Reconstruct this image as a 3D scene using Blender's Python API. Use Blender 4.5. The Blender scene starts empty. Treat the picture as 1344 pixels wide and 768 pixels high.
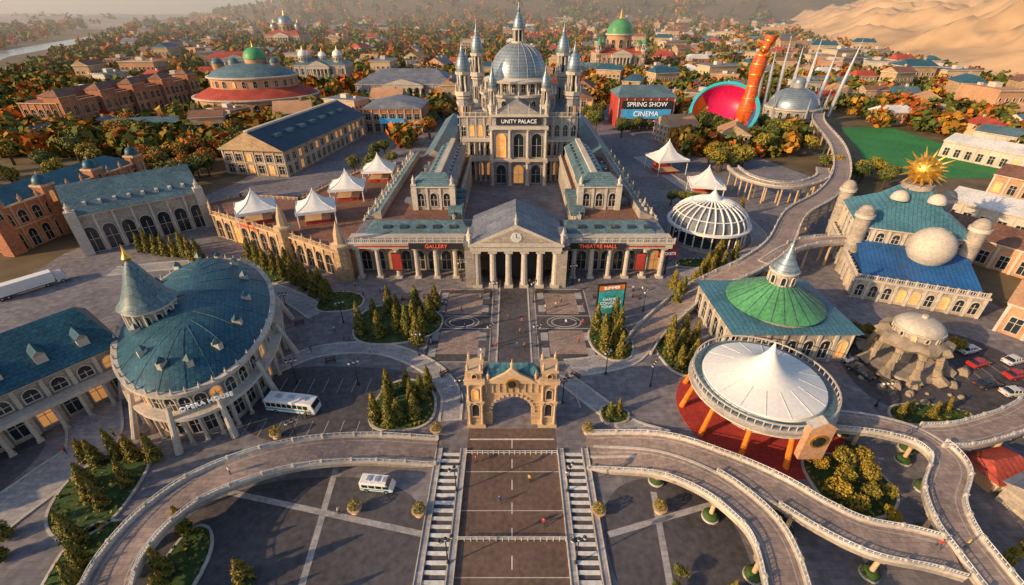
import bpy, math, random
import numpy as np
from mathutils import Vector, Matrix, noise
random.seed(7); rng=np.random.default_rng(5)
rad=math.radians; pi=math.pi; cos=math.cos; sin=math.sin
sc=bpy.context.scene
sc.view_settings.view_transform='Standard'; sc.view_settings.look='None'; sc.view_settings.exposure=0
COL=sc.collection
# ------------------------------------------------------------ materials
def mat(name,col,rough=.8,var=.3,scale=.5,metal=0,bump=0,bscale=6,tile=None,wall=False,tcol=None,seam=None,emit=0,hue=None,spec=.3,tsize=.03):
    m=bpy.data.materials.new(name); m.use_nodes=True; nt=m.node_tree; N=nt.nodes; L=nt.links
    bs=N['Principled BSDF']; bs.inputs['Roughness'].default_value=rough; bs.inputs['Metallic'].default_value=metal
    bs.inputs['Specular IOR Level'].default_value=spec
    tc=N.new('ShaderNodeTexCoord'); vec=tc.outputs['Object']
    n1=N.new('ShaderNodeTexNoise'); n1.inputs['Scale'].default_value=scale*.25; n1.inputs['Detail'].default_value=3; L.new(vec,n1.inputs['Vector'])
    n2=N.new('ShaderNodeTexNoise'); n2.inputs['Scale'].default_value=scale*3; n2.inputs['Detail'].default_value=2; L.new(vec,n2.inputs['Vector'])
    ad=N.new('ShaderNodeMath'); ad.operation='ADD'; L.new(n1.outputs['Fac'],ad.inputs[0]); L.new(n2.outputs['Fac'],ad.inputs[1])
    mr=N.new('ShaderNodeMapRange'); mr.inputs['From Min'].default_value=.65; mr.inputs['From Max'].default_value=1.35
    mr.inputs['To Min'].default_value=1-var; mr.inputs['To Max'].default_value=1+var; L.new(ad.outputs[0],mr.inputs['Value'])
    base=N.new('ShaderNodeRGB'); base.outputs[0].default_value=(*col,1); cur=base.outputs[0]
    if hue:
        oi=N.new('ShaderNodeObjectInfo'); mx=N.new('ShaderNodeMix'); mx.data_type='RGBA'
        L.new(oi.outputs['Random'],mx.inputs[0]); L.new(cur,mx.inputs[6]); mx.inputs[7].default_value=(*hue,1); cur=mx.outputs[2]
    if tile:
        br=N.new('ShaderNodeTexBrick'); br.inputs['Scale'].default_value=1
        br.inputs['Brick Width'].default_value=tile[0]; br.inputs['Row Height'].default_value=tile[1]
        br.inputs['Mortar Size'].default_value=tsize; br.inputs['Color1'].default_value=(1.12,1.1,1.08,1); br.inputs['Color2'].default_value=(.78,.8,.84,1)
        t=tcol if tcol else .45
        br.inputs['Mortar'].default_value=(t,t,t,1)
        if wall:
            sx=N.new('ShaderNodeSeparateXYZ'); cb=N.new('ShaderNodeCombineXYZ'); a2=N.new('ShaderNodeMath')
            L.new(vec,sx.inputs[0]); L.new(sx.outputs[0],a2.inputs[0]); L.new(sx.outputs[1],a2.inputs[1])
            L.new(a2.outputs[0],cb.inputs[0]); L.new(sx.outputs[2],cb.inputs[1]); L.new(cb.outputs[0],br.inputs['Vector'])
        else: L.new(vec,br.inputs['Vector'])
        mm=N.new('ShaderNodeMix'); mm.data_type='RGBA'; mm.blend_type='MULTIPLY'; mm.inputs[0].default_value=1
        L.new(cur,mm.inputs[6]); L.new(br.outputs['Color'],mm.inputs[7]); cur=mm.outputs[2]
    if seam:
        wv=N.new('ShaderNodeTexWave'); wv.bands_direction=seam[0]; wv.inputs['Scale'].default_value=seam[1]; wv.inputs['Distortion'].default_value=0
        L.new(vec,wv.inputs['Vector'])
        r2=N.new('ShaderNodeMapRange'); r2.inputs['From Min'].default_value=0; r2.inputs['From Max'].default_value=.2; r2.inputs['To Min'].default_value=.62; r2.inputs['To Max'].default_value=1
        L.new(wv.outputs['Fac'],r2.inputs['Value'])
        m3=N.new('ShaderNodeMath'); m3.operation='MULTIPLY'; L.new(r2.outputs[0],m3.inputs[0]); L.new(mr.outputs[0],m3.inputs[1]); fac=m3.outputs[0]
    else: fac=mr.outputs[0]
    vm=N.new('ShaderNodeVectorMath'); vm.operation='SCALE'; L.new(cur,vm.inputs[0]); L.new(fac,vm.inputs['Scale'])
    L.new(vm.outputs[0],bs.inputs['Base Color'])
    if bump:
        nb=N.new('ShaderNodeTexNoise'); nb.inputs['Scale'].default_value=bscale; nb.inputs['Detail'].default_value=2; L.new(vec,nb.inputs['Vector'])
        bp=N.new('ShaderNodeBump'); bp.inputs['Strength'].default_value=bump; bp.inputs['Distance'].default_value=.1; L.new(nb.outputs['Fac'],bp.inputs['Height']); L.new(bp.outputs[0],bs.inputs['Normal'])
    if emit:
        bs.inputs['Emission Color'].default_value=(*col,1); bs.inputs['Emission Strength'].default_value=emit
    return m
STONE=mat('stone',(.40,.34,.285),tile=(2.2,.8),wall=True,tcol=.6)
STONEC=mat('cool_stone',(.385,.36,.345),tile=(2.4,.9),wall=True,tcol=.6)
WARM=mat('warm_stone',(.50,.34,.2),tile=(1.6,.7),wall=True,tcol=.6)
TRIM=mat('trim_stone',(.54,.48,.41),var=.25)
TRIMW=mat('trim_warm',(.58,.41,.26),var=.25)
BRICK=mat('brick',(.46,.19,.10),tile=(.9,.35),wall=True,tcol=.8,var=.35)
TERRA=mat('terracotta_wall',(.5,.28,.16),var=.3)
GLASS=mat('window_glass',(.02,.028,.038),rough=.12,var=.5,spec=.8,scale=1)
GLOWG=mat('lit_window',(.95,.42,.12),rough=.4,emit=.38,var=.6,scale=1.5)
SLATE=mat('blue_slate_roof',(.035,.115,.16),rough=.42,tile=(1.1,.8),tcol=.5,var=.4,tsize=.05)
SLATEG=mat('green_slate_roof',(.12,.195,.225),rough=.45,tile=(1.4,.8),tcol=.5,var=.4,tsize=.05)
GREYR=mat('grey_roof',(.19,.205,.24),rough=.55,tile=(3,2.2),tcol=.55,var=.4,tsize=.06)
BROWNR=mat('brown_roof',(.25,.125,.085),rough=.7,tile=(1.2,.8),tcol=.55,var=.4,tsize=.05)
DARKR=mat('dark_blue_roof',(.03,.06,.105),rough=.45,seam=('Y',.35),var=.35)
BLUER=mat('bright_blue_roof',(.025,.12,.33),rough=.45,seam=('X',.3),var=.4)
TEALR=mat('teal_roof',(.07,.19,.25),rough=.45,seam=('X',.3),var=.4)
GREENR=mat('green_copper_roof',(.09,.30,.13),rough=.45,var=.45)
LEAD=mat('lead_dome',(.27,.33,.38),rough=.38,metal=.45,var=.35,seam=('Z',.25))
SILVER=mat('silver_metal',(.6,.61,.64),rough=.3,metal=.6,var=.25)
GOLD=mat('gold',(.85,.48,.09),rough=.3,metal=.8,var=.3)
WHITE=mat('white_canvas',(.8,.79,.77),rough=.6,var=.1)
WHITEP=mat('white_paint',(.66,.65,.63),rough=.6,var=.3)
RED=mat('red_wall',(.42,.05,.04),var=.35)
REDR=mat('red_roof',(.42,.075,.05),var=.4,seam=('X',.3))
ORANGE=mat('orange_paint',(.8,.22,.03),rough=.35,var=.35)
DORANGE=mat('deep_orange_paint',(.6,.10,.02),rough=.35,var=.45,scale=.3)
MAGENTA=mat('magenta_paint',(.65,.015,.10),rough=.35,var=.35)
CYANP=mat('cyan_paint',(.05,.42,.5),rough=.4,var=.2)
YELP=mat('yellow_paint',(.8,.5,.05),rough=.4,var=.2)
SAND=mat('sand',(.62,.40,.22),var=.25,scale=.006,bump=.3,bscale=.03)
ASPH=mat('asphalt',(.088,.082,.092),rough=.8,var=.45,scale=.3,bump=.3,bscale=20)
ASPHW=mat('brown_asphalt',(.15,.10,.08),rough=.85,var=.38,scale=.4,bump=.3,bscale=20)
PAVE=mat('plaza_paving',(.215,.20,.215),rough=.7,var=.42,scale=.22,tile=(2.4,1.2),tcol=.7,tsize=.04)
PAVEL=mat('light_paving',(.38,.36,.36),rough=.7,var=.3,tile=(1.6,.8),tcol=.7)
DECK=mat('walkway_deck',(.33,.25,.215),rough=.7,var=.32,tile=(1.5,.75),tcol=.68)
KERB=mat('kerb_stone',(.52,.47,.42),var=.28)
PATT=mat('paving_lines',(.42,.39,.37),var=.3)
GRASS=mat('grass',(.05,.095,.025),var=.45,scale=2)
LAWN=mat('sports_turf',(.04,.21,.055),var=.35,scale=.15)
EARTH=mat('earth',(.15,.11,.06),var=.5,scale=.03)
HILLG=mat('wooded_hill_ground',(.15,.10,.05),var=.6,scale=.02)
HAZEH=mat('hazed_hill_ground',(.36,.3,.27),var=.3,scale=.004)  # paler than nearer ground: distance haze put into the base colour
WATER=mat('water',(.4,.42,.42),rough=.2,var=.1,spec=.8)
BARK=mat('bark',(.09,.06,.04),var=.4,scale=4)
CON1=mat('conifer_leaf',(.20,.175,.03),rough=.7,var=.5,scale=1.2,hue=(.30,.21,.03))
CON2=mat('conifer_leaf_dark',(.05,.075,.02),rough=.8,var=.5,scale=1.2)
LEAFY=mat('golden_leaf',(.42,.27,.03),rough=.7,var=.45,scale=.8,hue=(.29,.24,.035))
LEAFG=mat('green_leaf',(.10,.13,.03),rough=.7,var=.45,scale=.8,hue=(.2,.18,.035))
LEAFO=mat('orange_leaf',(.44,.15,.025),rough=.7,var=.45,scale=.8,hue=(.34,.2,.03))
ROCK=mat('rock',(.33,.26,.19),var=.45,scale=1.5,bump=1,bscale=1.5)
IRON=mat('dark_iron',(.03,.03,.035),rough=.5,var=.2)
RUBBER=mat('rubber',(.02,.02,.02),var=.2)
SKIN=mat('skin',(.5,.3,.2),var=.1)
HAIR=mat('hair',(.05,.03,.02),var=.2)
TROU=mat('trousers',(.04,.05,.09),var=.2)
SHIRTS=[mat('shirt_'+n,c,var=.1) for n,c in (('red',(.5,.06,.05)),('white',(.65,.65,.62)),('blue',(.06,.15,.4)),('yellow',(.6,.4,.08)))]
SCREEN=mat('screen_blue',(.05,.25,.45),rough=.3,emit=.4,var=.6,scale=1)
LETTER=mat('letter_white',(.8,.8,.78),emit=.3,var=.05)
LETTERR=mat('letter_red',(.75,.12,.05),emit=.4,var=.05)
POSTER=mat('poster_print',(.05,.38,.40),rough=.4,var=.9,scale=.9)
DM=dict(walls=STONE,trim=TRIM,glass=GLASS,frames=TRIM,roof=SLATE,columns=TRIM,dome=LEAD,finial=GOLD,doors=GLASS,cornice=TRIM,lettering=LETTER,lit_windows=GLOWG)
LR=random.Random(3)
# ------------------------------------------------------------ builder
class B:
    lit=.07
    def __init__(s,name,loc=(0,0,0),rot=0,mats={},make=True):
        s.name=name; s.p={}; s.m=dict(DM); s.m.update(mats)
        if make:
            s.e=bpy.data.objects.new(name,None); s.e.location=loc; s.e.rotation_euler[2]=rot; s.e.empty_display_size=2; COL.objects.link(s.e)
    def add(s,part,V,F):
        d=s.p.setdefault(part,([],[])); o=len(d[0]); d[0].extend(V); d[1].extend([tuple(i+o for i in f) for f in F])
    def box(s,part,x0,x1,y0,y1,z0,z1,rot=0,c=None):
        V=[(x,y,z) for z in (z0,z1) for x,y in ((x0,y0),(x1,y0),(x1,y1),(x0,y1))]
        if rot:
            cx,cy=c if c else ((x0+x1)/2,(y0+y1)/2)
            V=[(cx+(x-cx)*cos(rot)-(y-cy)*sin(rot),cy+(x-cx)*sin(rot)+(y-cy)*cos(rot),z) for x,y,z in V]
        s.add(part,V,[(3,2,1,0),(4,5,6,7),(0,1,5,4),(1,2,6,5),(2,3,7,6),(3,0,4,7)])
    def prism(s,part,pts,z0,z1,top=None):
        n=len(pts); V=[(x,y,z0) for x,y in pts]+[(x,y,z1) for x,y in (top or pts)]
        s.add(part,V,[tuple(range(n-1,-1,-1)),tuple(range(n,2*n))]+[(i,(i+1)%n,n+(i+1)%n,n+i) for i in range(n)])
    def lathe(s,part,cx,cy,prof,seg=20,sx=1,sy=1,rot=0,a0=0,cap=True):
        V=[];F=[]
        for r,z in prof:
            for i in range(seg):
                a=a0+2*pi*i/seg; x=r*cos(a)*sx; y=r*sin(a)*sy
                V.append((cx+x*cos(rot)-y*sin(rot),cy+x*sin(rot)+y*cos(rot),z))
        for j in range(len(prof)-1):
            for i in range(seg):
                i2=(i+1)%seg; F.append((j*seg+i,j*seg+i2,(j+1)*seg+i2,(j+1)*seg+i))
        if cap:
            F.append(tuple(range(seg-1,-1,-1))); k=(len(prof)-1)*seg; F.append(tuple(range(k,k+seg)))
        s.add(part,V,F)
    def cyl(s,part,cx,cy,z0,z1,r,r1=None,seg=12,**k): s.lathe(part,cx,cy,[(r,z0),(r if r1 is None else r1,z1)],seg,**k)
    def dome(s,part,cx,cy,z,r,h,seg=28,onion=0,**k):
        pr=[]
        for i in range(11):
            a=i/10*pi/2; rr=r*cos(a)*(1+onion*sin(2*a)); pr.append((max(rr,.02),z+h*sin(a)))
        s.lathe(part,cx,cy,pr,seg,**k)
    def tube(s,part,p0,p1,r0,r1=None,seg=8):
        r1=r0 if r1 is None else r1; p0=Vector(p0);p1=Vector(p1); d=(p1-p0).normalized()
        u=d.orthogonal().normalized(); w=d.cross(u); V=[]
        for p,r in ((p0,r0),(p1,r1)):
            for i in range(seg):
                a=2*pi*i/seg; V.append(tuple(p+u*(r*cos(a))+w*(r*sin(a))))
        s.add(part,V,[(i,(i+1)%seg,seg+(i+1)%seg,seg+i) for i in range(seg)]+[tuple(range(seg-1,-1,-1)),tuple(range(seg,2*seg))])
    def gable(s,part,x0,x1,y0,y1,z0,z1,axis='x',ov=.6,hip=0,wallpart='walls'):
        X0,X1,Y0,Y1=x0-ov,x1+ov,y0-ov,y1+ov
        if axis=='x':
            m=(y0+y1)/2; V=[(X0,Y0,z0),(X1,Y0,z0),(X1,Y1,z0),(X0,Y1,z0),(X0+hip,m,z1),(X1-hip,m,z1)]
            F=[(0,1,5,4),(2,3,4,5),(3,2,1,0)]; G=[(1,2,5),(3,0,4)]
        else:
            m=(x0+x1)/2; V=[(X0,Y0,z0),(X1,Y0,z0),(X1,Y1,z0),(X0,Y1,z0),(m,Y0+hip,z1),(m,Y1-hip,z1)]
            F=[(1,2,5,4),(3,0,4,5),(3,2,1,0)]; G=[(0,1,4),(2,3,5)]
        if hip: s.add(part,V,F+G)
        else:
            s.add(part,V,F); s.add(wallpart,V,G)
    def vault(s,part,x0,x1,y0,y1,z0,axis='y',seg=10):
        V=[];F=[]
        for e in (0,1):
            for i in range(seg+1):
                a=pi*i/seg
                if axis=='y':
                    r=(x1-x0)/2; V.append(((x0+x1)/2+r*cos(a),(y0,y1)[e],z0+r*sin(a)))
                else:
                    r=(y1-y0)/2; V.append(((x0,x1)[e],(y0+y1)/2+r*cos(a),z0+r*sin(a)))
        n=seg+1
        F=[(i,i+1,n+i+1,n+i) for i in range(seg)]+[tuple(range(n)),tuple(range(2*n-1,n-1,-1))]
        s.add(part,V,F)
    def plate(s,part,o,t,pts,a,b):
        n=(t[1],-t[0]); k=len(pts)
        V=[(o[0]+t[0]*u+n[0]*f,o[1]+t[1]*u+n[1]*f,v) for f in (a,b) for u,v in pts]
        s.add(part,V,[tuple(range(k,2*k))]+[(i,(i+1)%k,k+(i+1)%k,k+i) for i in range(k)])
    def window(s,o,t,z,w,h,arch=True,fr=.22,glass='glass',frame='frames',seg=6):
        def shape(w,z0,h):
            if not arch: return [(-w/2,z0),(w/2,z0),(w/2,z0+h),(-w/2,z0+h)]
            return [(-w/2,z0),(w/2,z0)]+[(w/2*cos(pi*i/seg),z0+h-w/2+w/2*sin(pi*i/seg)) for i in range(seg+1)]
        if glass=='glass' and LR.random()<s.lit: glass='lit_windows'
        s.plate(glass,o,t,shape(w,z,h),-.1,.05)
        a=shape(w,z,h); b=shape(w+2*fr,z-fr*.7,h+fr*1.7); n=(t[1],-t[0]); k=len(a)
        V=[(o[0]+t[0]*u+n[0]*f,o[1]+t[1]*u+n[1]*f,v) for f,sh in ((.28,a),(.28,b),(0,a),(0,b)) for u,v in sh]
        F=[]
        for i in range(k):
            j=(i+1)%k
            F+=[(i,k+i,k+j,j),(i,j,2*k+j,2*k+i),(k+i,3*k+i,3*k+j,k+j)]
        s.add(frame,V,F)
        if w>1.4: 
            hh=h-w*.5 if arch else h
            s.plate(frame,o,t,[(-.07,z),(.07,z),(.07,z+hh),(-.07,z+hh)],0,.14); s.plate(frame,o,t,[(-w/2,z+hh*.62),(w/2,z+hh*.62),(w/2,z+hh*.62+.13),(-w/2,z+hh*.62+.13)],0,.12)
    def facade(s,p0,p1,floors,n,w,pil=True,corn=None,arch=True):
        dx,dy=p1[0]-p0[0],p1[1]-p0[1]; L=math.hypot(dx,dy); t=(dx/L,dy/L)
        for i in range(n):
            u=L*(i+.5)/n; o=(p0[0]+t[0]*u,p0[1]+t[1]*u)
            for fl in floors: s.window(o,t,fl[0],w,fl[1],arch if len(fl)<3 else fl[2])
        top=max(f[0]+f[1] for f in floors)+.8
        if corn: top=corn
        if pil:
            for i in range(n+1):
                u=L*i/n; o=(p0[0]+t[0]*u,p0[1]+t[1]*u); s.plate('trim',o,t,[(-.35,0),(.35,0),(.35,top-.5),(-.35,top-.5)],-.1,.35)
        for fl in floors[1:]:
            s.plate('cornice',p0,t,[(-.2,fl[0]-1.0),(L+.2,fl[0]-1.0),(L+.2,fl[0]-.65),(-.2,fl[0]-.65)],-.1,.42)
        s.plate('cornice',p0,t,[(-.6,top-.5),(L+.6,top-.5),(L+.6,top),(-.6,top)],-.1,.7)
        return top
    def ringfac(s,cx,cy,rx,ry,n,floors,w,rot=0,a0=0,a1=2*pi,arch=True,cols=0,coltop=8,colr=.4,coloff=1.0):
        for i in range(n):
            a=a0+(a1-a0)*(i+.5)/n
            x=rx*cos(a);y=ry*sin(a); tx=-rx*sin(a);ty=ry*cos(a); L=math.hypot(tx,ty)
            c,d=cos(rot),sin(rot)
            o=(cx+x*c-y*d,cy+x*d+y*c); t=((tx*c-ty*d)/L,(tx*d+ty*c)/L)
            for fl in floors: s.window(o,t,fl[0],w,fl[1],arch)
        if cols:
            for i in range(cols):
                a=a0+(a1-a0)*i/cols; x=(rx+coloff)*cos(a);y=(ry+coloff)*sin(a);c,d=cos(rot),sin(rot)
                s.column(cx+x*c-y*d,cy+x*d+y*c,0,coltop,colr)
    def column(s,x,y,z0,z1,r,part='columns'):
        s.box(part,x-r*1.35,x+r*1.35,y-r*1.35,y+r*1.35,z0,z0+r*.9); s.cyl(part,x,y,z0+r*.9,z1-r*.8,r,r*.85,seg=10)
        s.box(part,x-r*1.3,x+r*1.3,y-r*1.3,y+r*1.3,z1-r*.8,z1)
    def balus(s,p0,p1,z,h=1.0,part='trim',step=2.2):
        dx,dy=p1[0]-p0[0],p1[1]-p0[1]; L=math.hypot(dx,dy); t=(dx/L,dy/L)
        s.plate(part,p0,t,[(0,z+h*.8),(L,z+h*.8),(L,z+h),(0,z+h)],-.2,.15)
        s.plate(part,p0,t,[(0,z+h*.8),(L,z+h*.8),(L,z+h),(0,z+h)][::-1],.15,-.2)
        s.add(part,[(p0[0]+t[1]*f,p0[1]-t[0]*f,z+h) for f in (-.2,.15)]+[(p1[0]+t[1]*f,p1[1]-t[0]*f,z+h) for f in (.15,-.2)],[(0,1,2,3)])
        k=max(1,int(L/step))
        for i in range(k+1):
            u=L*i/k; x,y=p0[0]+t[0]*u,p0[1]+t[1]*u; s.box(part,x-.2,x+.2,y-.2,y+.2,z,z+h*1.1)
            if i<k:
                for q in (.25,.5,.75):
                    xx,yy=x+t[0]*L/k*q,y+t[1]*L/k*q; s.box(part,xx-.07,xx+.07,yy-.07,yy+.07,z,z+h*.8)
    def pinnacle(s,x,y,z,h,r,part='trim'):
        s.lathe(part,x,y,[(r,z),(r,z+h*.4),(r*1.3,z+h*.42),(r*1.3,z+h*.48),(r*.85,z+h*.5),(r*.3,z+h*.8),(.04,z+h)],8)
    def text(s,txt,loc,size,rotz=0,tilt=pi/2,m=None,part='lettering',ext=.12):
        c=bpy.data.curves.new(part,'FONT'); c.body=txt; c.size=size; c.align_x='CENTER'; c.align_y='CENTER'; c.extrude=ext
        o=bpy.data.objects.new(part,c); COL.objects.link(o); o.parent=s.e; o.location=loc; o.rotation_euler=(tilt,0,rotz)
        c.materials.append(m or LETTER)
    def done(s):
        for k,(V,F) in s.p.items():
            me=bpy.data.meshes.new(k); me.from_pydata(V,[],F); me.update()
            me.polygons.foreach_set('use_smooth',[True]*len(me.polygons)); me.set_sharp_from_angle(angle=rad(32))
            me.materials.append(s.m[k]); o=bpy.data.objects.new(k,me); COL.objects.link(o); o.parent=s.e
        return s.e
    def mesh(s,smooth=32):
        V=[];F=[];MI=[]; me=bpy.data.meshes.new(s.name)
        for i,(k,(v,f)) in enumerate(s.p.items()):
            o=len(V); V+=v; F+=[tuple(q+o for q in ff) for ff in f]; MI+=[i]*len(f); me.materials.append(s.m[k])
        me.from_pydata(V,[],F); me.polygons.foreach_set('material_index',MI); me.update()
        if smooth: me.polygons.foreach_set('use_smooth',[True]*len(F)); me.set_sharp_from_angle(angle=rad(smooth))
        return me
def place(name,me,loc,rot=0,sc_=1):
    o=bpy.data.objects.new(name,me); COL.objects.link(o); o.location=loc; o.rotation_euler[2]=rot
    o.scale=(sc_,)*3 if not hasattr(sc_,'__len__') else sc_
    return o
def sheet(name,pts,z,m):
    me=bpy.data.meshes.new(name); me.from_pydata([(x,y,z) for x,y in pts],[],[tuple(range(len(pts)))]); me.materials.append(m); me.update()
    if me.polygons[0].normal.z<0: me.flip_normals()
    return place(name,me,(0,0,0))
# ------------------------------------------------------------ ground, hills
sheet('ground',[(-9000,-500),(9000,-500),(9000,12000),(-9000,12000)],-.03,EARTH)
sheet('plaza_pavement',[(-135,5),(-150,140),(-130,215),(-120,330),(-60,420),(110,420),(125,300),(150,210),(135,120),(125,5)],0.0,PAVE)
def grid(name,x0,x1,y0,y1,nx,ny,fn,m):
    V=[(x0+(x1-x0)*i/nx,y0+(y1-y0)*j/ny) for j in range(ny+1) for i in range(nx+1)]
    V=[(x,y,fn(x,y)) for x,y in V]; F=[(j*(nx+1)+i,j*(nx+1)+i+1,(j+1)*(nx+1)+i+1,(j+1)*(nx+1)+i) for j in range(ny) for i in range(nx)]
    me=bpy.data.meshes.new(name); me.from_pydata(V,[],F); me.materials.append(m); me.polygons.foreach_set('use_smooth',[True]*len(F)); me.update()
    return place(name,me,(0,0,0))
def ss(a,b,x):
    t=min(1,max(0,(x-a)/(b-a))); return t*t*(3-2*t)
def rn(x,y,f,o=4):
    v=0;a=1;s=0
    for i in range(o): v+=a*(1-abs(noise.noise(Vector((x*f,y*f,3.3*i+1)))*2)); s+=a; a*=.42; f*=2
    return v/s
def xbase(y): return 520+(y-600)*.3 if y<1300 else 730+(y-1300)*.42
def hillr(x,y):
    e=x-xbase(y)+60*noise.noise(Vector((y*.004,0,0)))
    return -3+ss(-30,260,e)*(28+95*max(0,rn(x+y*.5,y-.3*x,.0042,3)-.35))+ss(80,1100,e)*330*max(0,rn(x+y*.4,y-.3*x,.0014)-.3)
grid('sand_hills',430,4600,420,4600,230,230,hillr,SAND)
def hillb(x,y):
    e=ss(2500,3900,y)*ss(-2600,-700,x)
    return -3+e*(130+150*rn(x,y,.0006))
grid('wooded_hills',-4800,5200,2400,7500,90,50,hillb,HILLG)
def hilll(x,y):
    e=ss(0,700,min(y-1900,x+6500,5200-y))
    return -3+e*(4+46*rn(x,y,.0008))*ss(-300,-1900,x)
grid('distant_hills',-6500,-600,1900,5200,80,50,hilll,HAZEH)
sheet('river',[(-640,590),(-680,590),(-940,900),(-1460,2000),(-1900,2900),(-1800,2900),(-1370,2000),(-870,900)],.02,WATER)
# ------------------------------------------------------------ ribbons
def cr(pts,n=10):
    P=[Vector(p) for p in pts]; P=[P[0]*2-P[1]]+P+[P[-1]*2-P[-2]]; out=[]
    for i in range(1,len(P)-2):
        for k in range(n):
            t=k/n; a,b,c,d=P[i-1],P[i],P[i+1],P[i+2]
            out.append(.5*((2*b)+(c-a)*t+(2*a-5*b+4*c-d)*t*t+(3*b-a-3*c+d)*t**3))
    out.append(P[-2]); return out
def strip(b,part,C,o0,o1,z0,z1):
    V=[];n=len(C)
    for i,p in enumerate(C):
        d=(C[min(i+1,n-1)]-C[max(i-1,0)]); d.z=0; d.normalize(); nr=Vector((d.y,-d.x,0))
        for o,z in ((o0,z0),(o1,z0),(o1,z1),(o0,z1)): q=p+nr*o; V.append((q.x,q.y,p.z+z))
    F=[(0,1,2,3)[::-1],tuple((n-1)*4+k for k in range(4))]
    for i in range(n-1):
        for k in range(4):
            k2=(k+1)%4; F.append((i*4+k,i*4+k2,(i+1)*4+k2,(i+1)*4+k))
    b.add(part,V,F)
def walkway(name,pts,w,lp=(0,1),rp=(0,1),elev=True,cols=9,colo=0,planter=False,dz=0,deck=DECK):
    C=cr(pts); n=len(C); b=B(name,(0,0,0),0,dict(deck=deck,parapet=KERB,rails=WHITEP,underside=STONE,columns=TRIMW,border=KERB,planter=GRASS,posts=KERB,planter_rim=KERB,mid_line=PATT))
    for c in C: c.z+=dz
    if elev: strip(b,'underside',C,-w/2,w/2,-.8,-.02)
    strip(b,'deck',C,-w/2+.45,w/2-.45,-.02,.04+dz)
    strip(b,'border',C,-w/2-.05,-w/2+.45,-.05,.16); strip(b,'border',C,w/2-.45,w/2+.05,-.05,.16)
    if elev:
        strip(b,'mid_line',C,-w/2+1.1,-w/2+1.25,0,.06+dz); strip(b,'mid_line',C,w/2-1.25,w/2-1.1,0,.06+dz)
        for side,rg in ((-1,lp),(1,rp)):
            i0,i1=int(rg[0]*(n-1)),int(rg[1]*(n-1))
            if i1-i0<2: continue
            D=C[i0:i1+1]; o=side*(w/2-.1)
            strip(b,'parapet',D,o-.2,o+.2,.16,.62); strip(b,'rails',D,o-.05,o+.05,1.05,1.14)
            acc=9
            for k in range(0,len(D)):
                if k: acc+=(D[k]-D[k-1]).length
                d=(D[min(k+1,len(D)-1)]-D[max(k-1,0)]).normalized(); q=D[k]+Vector((d.y,-d.x,0))*o
                if acc>4.5: acc=0; b.box('posts',q.x-.2,q.x+.2,q.y-.2,q.y+.2,q.z+.2,q.z+1.15)
                else: b.box('rails',q.x-.04,q.x+.04,q.y-.04,q.y+.04,q.z+.6,q.z+1.1)
        acc=cols*.5
        for k in range(1,n-1):
            acc+=(C[k]-C[k-1]).length
            if acc>cols and C[k].z>2.2:
                acc=0; d=(C[k+1]-C[k-1]).normalized(); nr=Vector((d.y,-d.x,0))
                for o in ([-w/2+.8,w/2-.8] if not colo else [colo]):
                    q=C[k]+nr*o; b.cyl('columns',q.x,q.y,0,q.z-.7,.38,.3,seg=10); b.cyl('columns',q.x,q.y,q.z-1.5,q.z-.75,.35,.95,seg=10)
                    if planter:
                        b.cyl('planter_rim',q.x,q.y,0,.35,1.35,seg=16); b.lathe('planter',q.x,q.y,[(1.2,.3),(1.25,.7),(.8,1.1),(.2,1.2)],12)
    b.done(); return C
walkway('elevated_walkway',[(-13.9,58.2,.1),(-26.4,57.4,2),(-36,54.8,4),(-43.4,51.3,5),(-49.9,47.2,5),(-53.2,42,5),(-54.1,36.9,5),(-53.3,32.6,5),(-50,26,5)],6.2,colo=2.4,planter=True,cols=11)
walkway('elevated_walkway',[(14,57,.1),(25.1,54.5,2),(31.6,49.4,4),(35.3,43.9,5),(37.1,39.1,5),(36.2,32.6,5),(34,26,5)],5.6,lp=(.36,1),colo=2.2,planter=True,cols=11)
walkway('elevated_walkway',[(14,59.8,.1),(27.4,57.8,2),(35.8,52,4),(41.8,46.8,5),(46.4,42.3,5),(51.1,39,5),(57.6,37.4,5),(61.5,36,5)],5.8,rp=(.46,1),dz=.03,planter=True,cols=10)
walkway('elevated_walkway',[(58.4,61.8,5),(66.6,60.3,5),(72.4,57.3,5),(73.2,51.9,5),(67.5,45.9,5),(65,40.6,5),(64.5,36.4,5),(64,28,5)],5.2,dz=.06,rp=(0,1),lp=(.35,1),planter=True)
walkway('elevated_walkway',[(74.5,57.5,5),(80,57.8,5),(86.8,59.5,5),(95.9,62.7,5),(115,72,5)],5,dz=.02)
walkway('viaduct',[(30,88.5,.1),(34.5,95,.5),(42,103,1.2),(50,110,2.5),(60,115,5),(69,119,7),(82.5,131,8),(101,156.3,8),(123.4,176.2,8),(147.5,206.3,8),(173.7,254,8),(197.6,313.5,8),(215,345,8)],7,cols=8)
walkway('viaduct',[(73,119,7.6),(78,123,8),(86,129,8),(96,133,8),(108,134,8)],4.6,dz=.05,rp=(.3,1),lp=(.5,1),cols=8)
walkway('viaduct',[(101,212,8),(101,198,8),(108,188,8),(120,188,8),(134,198,8),(142,212,8)],5,dz=.05,lp=(0,.85),rp=(0,.85),cols=5)
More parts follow.
